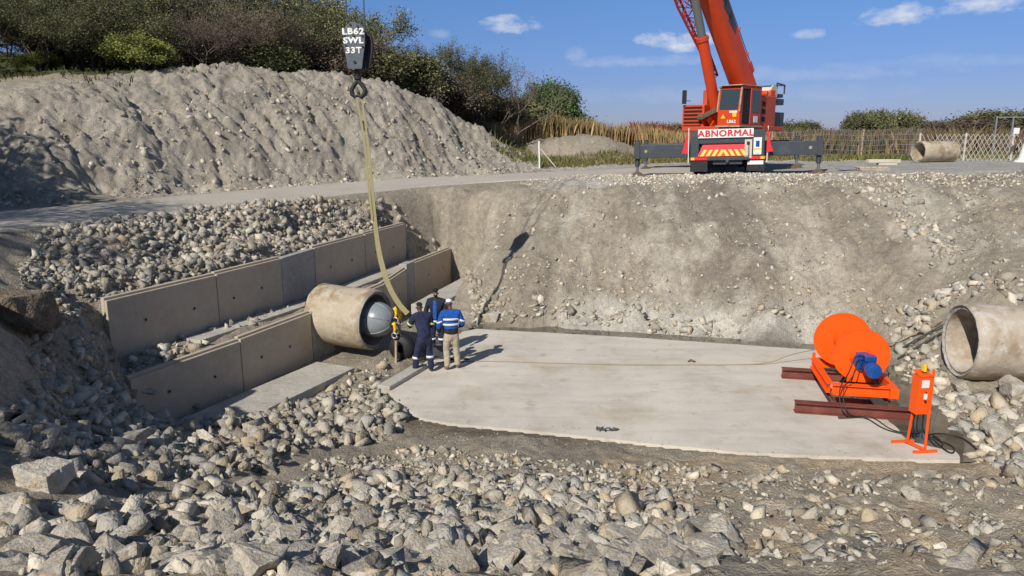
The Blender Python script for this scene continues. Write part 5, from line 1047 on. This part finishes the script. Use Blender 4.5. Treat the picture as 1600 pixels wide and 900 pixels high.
# particular boulders of the photo: (u, v, half-size, label)
HAND = [
 (1103, 852, .20, 'big tan block standing alone with a dark shadow at bottom centre right'), (1222, 838, .13, 'grey flat-topped stone alone on the bare bank right of centre'),
 (1180, 750, .24, 'pale broken boulder half buried in the bank below the slab'), (1440, 742, .26, 'white dusty boulder half buried near the control stand'), (1425, 772, .24, 'long low cream boulder in front of the white dusty one'),
 (590, 634, .22, 'white angular boulder by the near left corner of the slab'), (690, 704, .17, 'rounded white stone at the edge of the wet mud'),
 (200, 690, .24, 'large flat grey boulder left of centre in the rubble slope'), (325, 690, .24, 'large rounded grey boulder lower right of the near wall'), (405, 683, .22, 'round pale boulder at the right of the rubble slope'),
 (240, 745, .2, 'pointed grey boulder in the left foreground hollow'), (150, 655, .20, 'pale boulder just below the shaded rubble'), (70, 750, .30, 'big bluish shaded rock mass at the left edge'), (15, 785, .20, 'dark slab-shaped rock at the left edge'),
 (420, 735, .17, 'upright tan stone on the bare earth between the heaps'), (385, 760, .16, 'tan block in the line of stones across the foreground'), (250, 850, .13, 'wedge shaped grey rock in the lower left corner area'), (400, 885, .17, 'tall jagged grey rock at the bottom edge left of centre'),
 (640, 800, .14, 'cubic tan rock at the left of the bottom heap'), (560, 822, .16, 'tall upright grey rock in the bottom heap'), (795, 872, .13, 'bluish white mottled rock at the bottom of the heap'), (900, 800, .17, 'long grey slab on the crest of the bottom heap'),
 (1560, 680, .30, 'pale cream boulder at the right edge by the puddle'), (1430, 620, .01, None), (1500, 605, .34, 'large pale broken block under the mouth of the right pipe'), (1580, 610, .48, 'big flat white slab of rubble under the right pipe'), (1540, 600, .01, None),
 (1350, 500, .22, 'tan boulder on the slope right behind the orange flanges'), (1420, 505, .26, 'round pale boulder between the winch and the right pipe'), (1445, 545, .22, 'grey boulder leaning by the lower rim of the right pipe'),
 (210, 528, .22, 'flat grey stone on the rubble beside near end of the upper wall'), (455, 468, .13, 'single round tan stone on the terrace next to the old pipe'), (395, 505, .13, 'flat stone on top of the near lower wall'), (225, 632, .18, 'round pale stone near the foot of lower wall'), (300, 640, .14, 'flat pale stone resting at the foot of the lower wall'),
 (770, 495, .22, 'pale boulder at the slope foot right of the workers'), (650, 515, .01, None), (800, 500, .18, 'grey white boulder among the stones beyond the slab corner'),
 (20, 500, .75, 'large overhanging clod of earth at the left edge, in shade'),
]
groupnames = 'rubble stones'
cnt = 0
def place_rock(x, y, z, s, label, grp, k):
    me = BIG[k % len(BIG)]; o = bpy.data.objects.new('rock', me); COL.objects.link(o); o.location = (x, y, z); rr = random.Random(k*7+3)
    o.rotation_euler = (rr.uniform(-.5, .5), rr.uniform(-.5, .5), rr.uniform(0, 6.28)); o.scale = (s, s, s); tag(o, label, 'rock', grp); return o
for k, (u, v, s, lb) in enumerate(HAND):
    if not lb: continue
    p = hit(u, v+ s*20) if s < .5 else hit(u, v); ro_ = place_rock(p[0], p[1], p[2]+s*.22, s, lb, None, k*3+1); cnt += 1
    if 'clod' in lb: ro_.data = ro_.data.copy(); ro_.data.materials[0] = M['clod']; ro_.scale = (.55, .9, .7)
RA = np.array(ROCKS); rx, ry, rz, rs, rzone = RA.T
S_, C_ = math.sin(TH), math.cos(TH); dep = ry*C_-(rz-H)*S_; uu = 800+F*rx/dep; vv = 450-F*(ry*S_+(rz-H)*C_)/dep
scr = np.where((uu > 0) & (uu < 1600) & (vv > 0) & (vv < 900), rs/dep, 0); order = np.argsort(-scr); pick = order[:300-cnt]; rest = order[300-cnt:]
def szw(s): return 'large' if s > .2 else ('medium' if s > .13 else 'small')
for k, i in enumerate(pick):
    zn = ZONES[int(rzone[i])][0]; place_rock(rx[i], ry[i], rz[i], rs[i], szw(rs[i])+' grey tan broken stone, '+('in the ' if not zn.startswith('rocks') else 'one of the ')+zn, 'stones, '+zn, 1000+k)
# the remaining thousands as one mass
TV, TF, TT = [], [], []; off = 0
pal = np.array([(1.0, .98, .95), (1.2, 1.18, 1.14), (.74, .75, .77), (1.02, .92, .77), (.86, .89, .95), (.60, .57, .52), (1.36, 1.35, 1.33), (.80, .78, .74)])
for kk in range(len(SM)):
    ids = rest[kk::len(SM)]; n = len(ids); V, Fa = SM[kk]
    if not n: continue
    q = RNG.normal(size=(n, 4)); q[:, 1:3] *= .6; q /= np.linalg.norm(q, axis=1)[:, None]; w_, x_, y_, z_ = q.T
    Rm = np.stack([1-2*(y_*y_+z_*z_), 2*(x_*y_-z_*w_), 2*(x_*z_+y_*w_), 2*(x_*y_+z_*w_), 1-2*(x_*x_+z_*z_), 2*(y_*z_-x_*w_), 2*(x_*z_-y_*w_), 2*(y_*z_+x_*w_), 1-2*(x_*x_+y_*y_)], 1).reshape(n, 3, 3)
    W_ = np.einsum('nij,vj->nvi', Rm, V)*rs[ids][:, None, None] + np.stack([rx[ids], ry[ids], rz[ids]], 1)[:, None, :]
    TV.append(W_.reshape(-1, 3)); TF.append((Fa[None]+(np.arange(n)*len(V))[:, None, None]+off).reshape(-1, 3)); off += n*len(V)
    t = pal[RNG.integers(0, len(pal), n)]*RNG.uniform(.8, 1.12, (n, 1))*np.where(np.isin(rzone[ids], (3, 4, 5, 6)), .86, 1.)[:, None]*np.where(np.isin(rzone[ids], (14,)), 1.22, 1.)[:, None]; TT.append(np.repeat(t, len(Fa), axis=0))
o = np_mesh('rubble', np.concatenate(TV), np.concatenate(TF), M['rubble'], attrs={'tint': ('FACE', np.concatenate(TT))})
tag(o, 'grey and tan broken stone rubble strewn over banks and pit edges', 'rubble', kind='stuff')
print('rocks', len(ROCKS), 'tris', sum(len(f) for f in TF))

# ------------------------------------------------------------------ trees
def grow(seed, height, stems, spread, levels=5, kink=.35, up=.35, leafn=6, leafr=.28, leafs=.085, leafdrop=0., rounder=0., lean=0.):
    rg = random.Random(seed); segs = []; tips = []
    def br(p, d, L, r, lv):
        n = 3; q = p
        for i in range(n):
            d = (d + Vector((rg.uniform(-1, 1), rg.uniform(-1, 1), rg.uniform(-.6, 1)*.5))*kink*.5 + Vector((0, 0, up*.12))).normalized(); q2 = q+d*L/n; segs.append((q, q2, r*(1-.22*i/n), r*(1-.22*(i+1)/n))); q = q2
            if lv >= levels-2: tips.append((q, lv))
        if lv >= levels: return
        for k in range(rg.choice((2, 3, 3)) if lv else 3):
            a_ = rg.uniform(0, 6.28); th = rg.uniform(.35, .95)*(spread); u_ = d.orthogonal().normalized(); w_ = d.cross(u_); nd = (d*math.cos(th)+(u_*math.cos(a_)+w_*math.sin(a_))*math.sin(th)); nd.z = nd.z*.8+up*.3
            br(q if k else q-d*L*.15, nd.normalized(), L*rg.uniform(.62, .88), r*.62, lv+1)
    for s in range(stems):
        a_ = 6.28*s/stems+rg.uniform(-.5, .5); th = rg.uniform(.1, .45)*(1 if stems > 1 else .3); br(Vector((rg.uniform(-.1, .1), rg.uniform(-.1, .1), -.2)), Vector((math.sin(th)*math.cos(a_)+lean, math.sin(th)*math.sin(a_), math.cos(th))), 1.55, .13/math.sqrt(stems)*1.3, 0)
    mzz = max(s[1].z for s in segs); k = height/mzz; V, Fq = [], []
    for (p, q, r0, r1) in segs:
        p, q = p*k, q*k; r0 = max(r0*k*.75, .010); r1 = max(r1*k*.75, .008); d = (q-p).normalized(); a_ = d.orthogonal().normalized(); c_ = d.cross(a_); b0 = len(V)
        for pp, r in ((p, r0), (q, r1)): V += [pp+(a_*math.cos(t)+c_*math.sin(t))*r for t in (0, 2.09, 4.19)]
        Fq += [(b0+i, b0+(i+1) % 3, b0+3+(i+1) % 3, b0+3+i) for i in range(3)]
    T = np.array([t[0][:] for t in tips])*k; n = int(len(T)*leafn); rgn = np.random.default_rng(seed)
    c = T[rgn.integers(0, len(T), n)] + rgn.normal(0, leafr, (n, 3)); 
    a1 = rgn.normal(size=(n, 3)); a1 /= np.linalg.norm(a1, axis=1)[:, None]; a2 = np.cross(a1, rgn.normal(size=(n, 3))); a2 /= np.linalg.norm(a2, axis=1)[:, None]; s = leafs*rgn.uniform(.6, 1.4, (n, 1))
    LV = np.stack([c-a1*s, c+a2*s*.6, c+a1*s, c-a2*s*.6], 1).reshape(-1, 3); LF = np.arange(n*4).reshape(-1, 4)
    cl = fbm(c[:, 0]+50, c[:, 2]+c[:, 1]*.7+50, .9, 2, seed); tn = (rgn.uniform(.65, 1.35, n)*(.8+.5*(cl > .5)))[:, None]*np.array([1, 1, 1.]) * (1+rgn.uniform(-.1, .1, (n, 3)))
    return (np.array([v[:] for v in V]), np.array(Fq)), (LV, LF, tn)
def proto(seed, leafm, barkm='bark', **k):
    (V, Fq), (LV, LF, tn) = grow(seed, **k); a_ = np_mesh('trunk', V, Fq, M[barkm]); l = np_mesh('crown', LV, LF, M[leafm], attrs={'tint': ('FACE', tn)}); ms = (a_.data, l.data); bpy.data.objects.remove(a_); bpy.data.objects.remove(l); return ms
PR = {
 'thornA': proto(1, 'leaf_olive', height=6, stems=3, spread=1.0, leafn=10, leafr=.17, leafs=.045),
 'thornB': proto(2, 'leaf_olive', height=6, stems=4, spread=1.1, leafn=9, leafr=.16, leafs=.045),
 'brownA': proto(3, 'leaf_brown', 'twig', height=6, stems=4, spread=.95, leafn=5, leafr=.18, leafs=.04),
 'brownB': proto(4, 'leaf_brown', 'twig', height=6, stems=3, spread=1.1, leafn=3, leafr=.16, leafs=.038),
 'bare': proto(5, 'leaf_brown', 'twig', height=6, stems=2, spread=1.1, leafn=1.5, leafr=.15, leafs=.04, lean=.25),
 'bushG': proto(6, 'leaf_bush', height=4, stems=5, spread=1.15, leafn=9, leafr=.20, leafs=.06),
 'green': proto(8, 'leaf_green', height=6, stems=3, spread=.95, leafn=20, leafr=.34, leafs=.085),
 'low': proto(9, 'leaf_olive', height=3, stems=5, spread=1.2, levels=4, leafn=22, leafr=.24, leafs=.07),
 'lowB': proto(10, 'leaf_brown', 'twig', height=3, stems=6, spread=1.1, levels=4, leafn=14, leafr=.22, leafs=.05),
}
def tree(kind, X, Y, h, label, group=None, wide=1.0, rz=None, name='thorn_tree', cat='tree', z=None):
    ms = PR[kind]; base_h = {'bushG': 4, 'low': 3, 'lowB': 3}.get(kind, 6); k = h/base_h; zz = hz(X, Y) if z is None else z
    r = empty(name, label, cat, (X, Y, zz-.1), (0, 0, random.uniform(0, 6.28) if rz is None else rz), group); r.scale = (k*wide, k*wide, k)
    for nm, me in zip(('trunk', 'crown'), ms): o = bpy.data.objects.new(nm, me); COL.objects.link(o); o.parent = r
    return r
def tu(kind, u, Y, vtop, label, **k):
    x, y, ztop = py(u, vtop, Y); h = ztop-hz(x, y)+.1; return tree(kind, x, y, max(h, 1.2), label, **k)
G1 = 'thorn trees on the hillside behind the mound'
tu('bushG', 215, 33.5, 45, 'yellow green thorn bush in front of the woods, above a dip of the mound', wide=1.35, name='thorn_bush', cat='bush')
tu('bushG', 60, 33, 90, 'smaller pale green bush in the shade at the far left', wide=1.3, name='thorn_bush', cat='bush')
tu('thornB', 120, 36, -5, 'dark olive thorn tree at the left, in front of the woods', wide=1.3)
tu('brownA', 325, 37.5, 15, 'brown leafless thorn tree just behind the high point of the mound', wide=1.25)
tu('brownA', 390, 40, -5, 'brown twiggy thorn tree behind the left end of the mound crest', wide=1.15, group=None)
tu('thornA', 440, 42, 8, 'olive thorn tree left of the hook ropes', wide=1.1)
tu('thornA', 505, 44, 28, 'olive thorn tree right behind the hook block', wide=1.1)
tu('brownA', 585, 43, 33, 'dense brown grey thorn tree right of the hook block', wide=.95)
tu('brownA', 640, 45, 62, 'dark thorn tree in the middle of the falling tree line', wide=.8)
tu('thornB', 692, 45, 62, 'sparse thorn tree with sky showing through, above the mound slope', wide=.72)
tu('thornB', 748, 46, 78, 'open olive thorn tree near the right end of the tree line', wide=.78)
tu('bare', 785, 45, 100, 'bare grey thorn tree leaning right at the end of the tree line', wide=1.0, rz=R(0))
tu('green', 873, 56, 126, 'dense green round tree standing alone right of the tree line', wide=1.05, name='broadleaf_tree')
for (u_, y_, v_) in [(715, 50, 150), (760, 52, 158), (800, 53, 166)]: tu('low', u_, y_, v_, 'low dark bush under the open thorn trees at the right end of the woods', wide=1.7, group='low bushes under the open thorn trees', name='bush', cat='bush')
tu('low', 838, 57, 166, 'low dark green bush left of the round green tree', wide=1.6, name='bush', cat='bush')
tu('lowB', 905, 62, 190, 'low grey brown bush at the right foot of the round green tree', wide=1.4, name='bush', cat='bush')
tu('lowB', 925, 66, 197, 'last low bush before the reeds begin at the right', wide=1.4, name='bush', cat='bush')
rt = random.Random(4)
for i in range(24):        # the mass behind: rows of the same thorn trees
    u = -70+ i*25 + rt.uniform(-12, 12); Y = 44+rt.uniform(0, 10); vt = -25 if u < 430 else (-25+(u-430)*.40 if u < 560 else 35+(u-560)*.30)
    tu(rt.choice(('thornA', 'thornB', 'brownA', 'brownA')), u, Y, vt+rt.uniform(-15, 25), 'thorn tree in the dense woodland mass on the hillside behind the mound', group=G1, wide=rt.uniform(1.0, 1.3))
for i in range(14):        # undergrowth just behind the crest
    u = 150+i*42+rt.uniform(-10, 10); Y = 37.5+(u-150)*.011+rt.uniform(-.5, .8); x, y, _ = py(u, 100, Y)
    tree(rt.choice(('low', 'lowB')), x, y, rt.uniform(1.8, 2.8), 'low scrub bush at the foot of the woods behind the mound crest', group='scrub bushes behind the mound crest', wide=1.4, name='scrub_bush', cat='bush')
for (x, y, h) in [(-23.5, 32, 4), (-20.5, 33, 3.2), (-26, 35, 5), (-19.5, 35.5, 4), (-22.5, 38, 5), (-27, 31, 4)]:
    tree(rt.choice(('thornB', 'thornA')), x, y, h, 'dark thorn tree on the shaded grassy slope at the far left', group='thorn trees on the shaded left slope', wide=1.4)
# trees left of the view that throw the shade over the mound and the left bank
for (x, y, h, kd) in [(-25, 13, 9, 'green'), (-21, 8.5, 8.5, 'thornA'), (-29, 18, 9, 'green'), (-32, 24, 9, 'green'), (-35, 30, 10, 'green'), (-19.5, 13, 7, 'green'), (-12.8, 1.2, 4.0, 'thornA')]: tree(kd, x, y, h, 'tall shade tree beyond the left edge of the picture', group='trees beyond the left edge', wide=1.2, name='shade_tree')
# right-hand far vegetation
for (kd, u, Y, vt, lb, w) in [('low', 1248, 75, 192, 'round dark green bush right of the crane counterweight', 1.2), ('low', 1354, 62, 177, 'left of the two dark bushes behind the wire fence', .8), ('low', 1395, 64, 177, 'right and wider of the two dark bushes behind the wire fence', 1.15),
   ('low', 1045, 60, 196, 'bluish green bush left of the crane behind the outrigger', 1.5), ('lowB', 1215, 72, 202, 'small bush directly right of the crane behind the red flag', 1.4), ('low', 1590, 72, 176, 'dark tree top at the right edge behind the gate frame', 2.0), ('lowB', 1500, 66, 190, 'brown scrub thicket behind the lattice fence', 3.4), ('lowB', 1555, 70, 188, 'dull green scrub left of the gate frame', 2.6), ('lowB', 1445, 64, 194, 'grey brown scrub behind the far pipe', 2.0), ('lowB', 1300, 78, 206, 'thin low scrub on the skyline between the bushes', 3.0)]:
    tu(kd, u, Y, vt, lb, wide=w, name='bush', cat='bush')
for i in range(16):
    u = 1190+i*30; x, y, _ = py(u, 210, 150+rt.uniform(0, 40)); tree(rt.choice(('low', 'lowB')), x, y, rt.uniform(1.6, 3.0), 'distant low bush on the flat horizon line', group='distant bushes on the horizon', wide=3.4, name='bush', cat='bush')

# reeds and grasses: stuff
def blades(name, polyw, n, h0, h1, w, cols, label, cat, seed, lean=.25, hf=None):
    rg = np.random.default_rng(seed); xs = [p[0] for p in polyw]; ys = [p[1] for p in polyw]; X, Y = [], []
    x = rg.uniform(min(xs), max(xs), n*3); y = rg.uniform(min(ys), max(ys), n*3); k = inside(x, y, polyw) & (rg.uniform(0, 1, n*3) < sstep(fbm(x, y, .5, 3, seed), .25, .6)); x, y = x[k][:n], y[k][:n]; n = len(x); z = hgt(x, y)-.05
    h = rg.uniform(h0, h1, n)*(.7+.6*fbm(x, y, .35, 3, seed+3)); a_ = rg.uniform(0, 6.28, n); ww = w*rg.uniform(.6, 1.4, n); lx, ly = rg.normal(0, lean, n)*h, rg.normal(0, lean, n)*h
    V = np.stack([np.stack([x-np.cos(a_)*ww, y-np.sin(a_)*ww, z], 1), np.stack([x+np.cos(a_)*ww, y+np.sin(a_)*ww, z], 1), np.stack([x+lx*.4+np.cos(a_)*ww*.8, y+ly*.4+np.sin(a_)*ww*.8, z+h*.6], 1), np.stack([x+lx, y+ly, z+h], 1)], 1).reshape(-1, 3)
    ci = np.array(cols)[np.clip((fbm(x, y, .25, 3, seed+7)*1.6-.3+rg.normal(0, .18, n))*len(cols), 0, len(cols)-1).astype(int)]*rg.uniform(.7, 1.3, (n, 1))
    return tag(np_mesh(name, V, np.arange(n*4).reshape(-1, 4), M['grass'], attrs={'tint': ('FACE', ci)}), label, cat, kind='stuff')
TAN = [(.44, .29, .14), (.50, .36, .19), (.38, .27, .13), (.24, .20, .08), (.46, .30, .15)]
blades('reeds', [(-4, 49), (-1, 45.5), (1.2, 47.5), (8, 48), (9, 44.5), (16, 46), (20, 58), (22, 75), (-2, 75), (-5, 60)], 52000, 1.1, 1.55, .03, TAN, 'tan dry reeds behind the mound and left of the crane', 'reeds', 3, .12)
GRN = [(.10, .12, .035), (.16, .16, .05), (.24, .19, .09), (.13, .14, .04)]
blades('grass', [(-1.5, 39.8), (3, 38.5), (14, 39), (44, 39.5), (44, 52), (9.5, 44), (8.2, 43.8), (4.2, 43.2), (1.6, 43.8), (0.2, 47), (-2, 47)], 36000, .12, .4, .025, GRN, 'short green grass beside the pad and behind the fence', 'grass', 5, .3)
BRN = [(.19, .14, .075), (.15, .115, .065), (.24, .17, .08), (.12, .105, .05)]
blades('dry_scrub', [(16, 48), (20, 46), (70, 52), (90, 80), (24, 80)], 42000, 1.0, 1.9, .04, BRN, 'brown dry scrub field behind the wire fence', 'scrub', 8, .2)
blades('hill_grass', [(-45, 26), (-16.5, 28.5), (-10.0, 38), (-3, 45), (-6, 60), (-45, 60)], 16000, .10, .28, .03, [(.05, .07, .02), (.08, .095, .03), (.06, .07, .025)], 'dark green grass on the shaded hillside above the mound', 'grass', 12, .35)
for (u, Y, h, c, lb) in [(1018, 50, 2.2, [(.30, .05, .03), (.22, .06, .03)], 'rust red weed patch behind the left outrigger')]:
    x, y, _ = py(u, 230, Y); blades('red_weeds', [(x-1, y-.8), (x+1.2, y-.8), (x+1.2, y+.8), (x-1, y+.8)], 900, 1.0, 1.9, .05, c, lb, 'weeds', 21, .25)

# ------------------------------------------------------------------ far objects
def fpt(u, v, Y): return Vector(py(u, v, Y))
fence = empty('wire_fence', 'thin wire fence with dark posts between the pad and the scrub field', 'fence', (0, 0, 0)); fY = 44.; fp = []
for i, u in enumerate([1205, 1235, 1262, 1297, 1322, 1345, 1370, 1395, 1418, 1438]):
    x, y, _ = py(u, 240, fY-(i*.35)); z = hz(x, y); b = MB(); lean_ = random.uniform(-.06, .06); b.bar((x, y, z-.2), (x+lean_, y, z+1.75), .07, .07); b.build('fence_post', M['rust'] if i % 5 else M['timber'], fence); fp.append((x, y, z))
for k in range(6):
    b = MB(); b.tube([(x, y-.05, z+.25+k*.28) for x, y, z in fp], .010, 4); b.build('fence_wire', M['steel'], fence)
b = MB()
for (p, q) in zip(fp[:-1], fp[1:]):
    for t in np.arange(0, 1, .125): x = p[0]+(q[0]-p[0])*t; y = p[1]+(q[1]-p[1])*t; z = p[2]+(q[2]-p[2])*t; b.tube([(x, y-.05, z+.2), (x, y-.05, z+1.68)], .005, 3)
b.build('fence_mesh', M['steel'], fence)
# white diamond lattice fence
lf = empty('lattice_fence', 'white diamond lattice fence panel behind the far concrete pipe', 'fence', (0, 0, 0)); A_ = Vector(py(1436, 238, 38.5)); B_ = Vector(py(1660, 240, 36.5)); A_.z = hz(A_.x, A_.y)-.05; B_.z = A_.z; Lh = 1.45; dd = (B_-A_); LL = dd.length; dd.normalize(); b = MB()
for i in range(int(LL/.21)+6):
    for sg_ in (-1, 1):
        x0 = i*.21-(.75 if sg_ > 0 else 0); 
        t0, t1 = x0, x0+sg_*.80+0; lo_, hi_ = 0., 1.
        if t0 < 0 or t0 > LL or t1 < 0 or t1 > LL:
            continue
        b.bar(A_+dd*t0+Vector((0, .012*sg_, 0)), A_+dd*t1+Vector((0, .012*sg_, Lh)), .018, .014, up=(0, 1, 0))
b.build('lattice', M['steel_pale'], lf)
for t in (0, LL*.33, LL*.66, LL): MB().bar(A_+dd*t+Vector((0, .06, 0)), A_+dd*t+Vector((0, .06, Lh+.05)), .07, .07).build('lattice_post', M['timber_pale'], lf)
b = MB(); p0 = fpt(1589, 232, 36.3); b.box(-.15, .12, -.02, .02, .0, .28, T=Matrix.Translation(fpt(1588, 209, 36.2))); b.build('notice', M['white'], lf)
gf = empty('gate_frame', 'tall thin galvanised gate frame rising above the lattice fence', 'gate frame', (0, 0, 0)); b = MB()
gz = hz(25, 41)
for u in (1558, 1584, 1612): p = fpt(u, 182, 41); b.bar((p.x, p.y, gz), p, .06, .06)
p, q = fpt(1558, 183, 41), fpt(1612, 183, 41); b.bar(p, q, .05, .05); b.build('frame', M['steel'], gf)
b = MB(); p = fpt(1576, 243, 36); q = fpt(1597, 207, 36); b.bar(p, q, .07, .05); b.bar(fpt(1597, 207, 36.02), fpt(1603, 243, 36.02), .05, .05); tag(b.build('leaning_pole', M['rust']), 'dark pole leaning against the lattice fence at the right edge', 'pole')
x, y, _ = py(1604, 244, 34.5); b = MB(Matrix.Translation((x, y, hz(x, y)-.03))); b.cyl((0, 0, 0), (0, 0, .12), .50, .46, 24); b.cyl((0, 0, .12), (0, 0, 1.0), .34, .16, 24); tag(b.build('marker_cone', M['white'], smooth='auto'), 'white tapered marker cut by the right edge of the picture', 'marker')
# far concrete pipe
FP = fpt(1436, 226, 35.5); FP.z = hz(FP.x, FP.y)+.50
r = big_pipe(FP, Vector((-.97, -.25, 0)), 1.95, .50, .40, 'pipe', 'short tan concrete pipe lying by the lattice fence far behind', rough=.02); 
# kerb strip, pallets and timbers on the pad
a3, b3 = Vector((*pz(1190, 252, 4.15), 0)), Vector((*pz(1445, 241, 4.2), 0)); b = MB(); NN = 24; 
for i in range(NN):
    p = a3.lerp(b3, i/NN); q = a3.lerp(b3, (i+.97)/NN); p.z = hz(p.x, p.y)+.06; q.z = hz(q.x, q.y)+.06; b.bar(p, q, .3, .2)
tag(b.build('low_kerb', M['footing'], bevel=.02), 'long pale low kerb running behind the crane to the far pipe', 'kerb')
def pallet(u, v, w, d, rot, label, nb=5):
    x, y, z = hit(u, v); r = empty('timber_pallet', label, 'pallet', (x, y, z), (0, 0, rot), 'timber on the pad')
    for s_ in (-1, 0, 1): b = MB(); b.box(-w/2, w/2, s_*d*.42-.05, s_*d*.42+.05, .0, .09); b.build('bearer', M['timber'], r)
    for k in range(nb): b = MB(); x0 = -w/2+k*w/nb; b.box(x0, x0+w/nb*.72, -d/2, d/2, .092, .115); b.build('board', M['timber_pale'], r)
pallet(1432, 246, 1.1, .9, .2, 'weathered pallet right of the long beam, by the pipe'); pallet(1362, 266, 1.0, .8, -.2, 'small dark pallet nearest the crane on the pad'); pallet(1462, 243, 1.5, .8, .1, 'light boards stacked in front of the far pipe', 3)
x, y, z = hit(1382, 258); b = MB(Matrix.Translation((x, y, z)) @ Matrix.Rotation(R(4), 4, 'Z')); b.box(-.75, .62, -.12, .12, .10, .24); b.box(-.3, .5, -.1, .1, 0, .099); tag(b.build('timber_beam', M['timber_pale'], bevel=.01), 'pale squared timber beam lying on the pad', 'timber')
x, y, z = hit(1330, 266); b = MB(Matrix.Translation((x, y, z)))
for k in range(7): b.bar((-.5+random.uniform(-.1, .1), -.25+k*.08, .03+.02*(k % 3)), (.45+random.uniform(-.2, .2), -.2+k*.07+random.uniform(-.2, .2), .06+.02*(k % 2)), .06, .03)
tag(b.build('scrap_heap', M['steel']), 'flat heap of grey scrap strips beside the small pallet', 'scrap')
# white survey post and strut by the reeds
x, y, z = hit(843, 262); b = MB(Matrix.Translation((x, y, z))); b.bar((0, 0, -.1), (-.05, 0, 1.35), .07, .07); tag(b.build('marker_post', M['white']), 'upright white post at the right foot of the big mound', 'post')
b = MB(Matrix.Translation((x, y, z))); b.bar((.05, .02, .95), (.85, .1, .0), .05, .05); tag(b.build('post_strut', M['timber_pale']), 'slanting pale strut leaning on the white post', 'post')
p = hit(128, 618); b = MB(); q = hit(178, 612); 
tag(MB().tube([Vector(q)+Zv*.28+Vector((-.18, 0, -.02)), Vector(q)+Zv*.32, Vector(q)+Zv*.31+Vector((.03, 0, -.14))], .012, 6).build('metal_bar', M['steel']), 'thin bright metal bar sticking out of rubble at the near wall end', 'bar')
p = hit(28, 665); d_ = Vector((.9, -.35, .1)).normalized(); b = MB(Matrix.Translation(Vector(p)+Zv*.05)); b.lathe((-.0, 0, 0), d_, [(-.6, .11), (0, .11), (0, .09), (-.4, .09), (-.4, .001)], 24); tag(b.build('drain_pipe', M['black'], smooth='auto'), 'end of a dark drain pipe poking from the left bank', 'pipe')
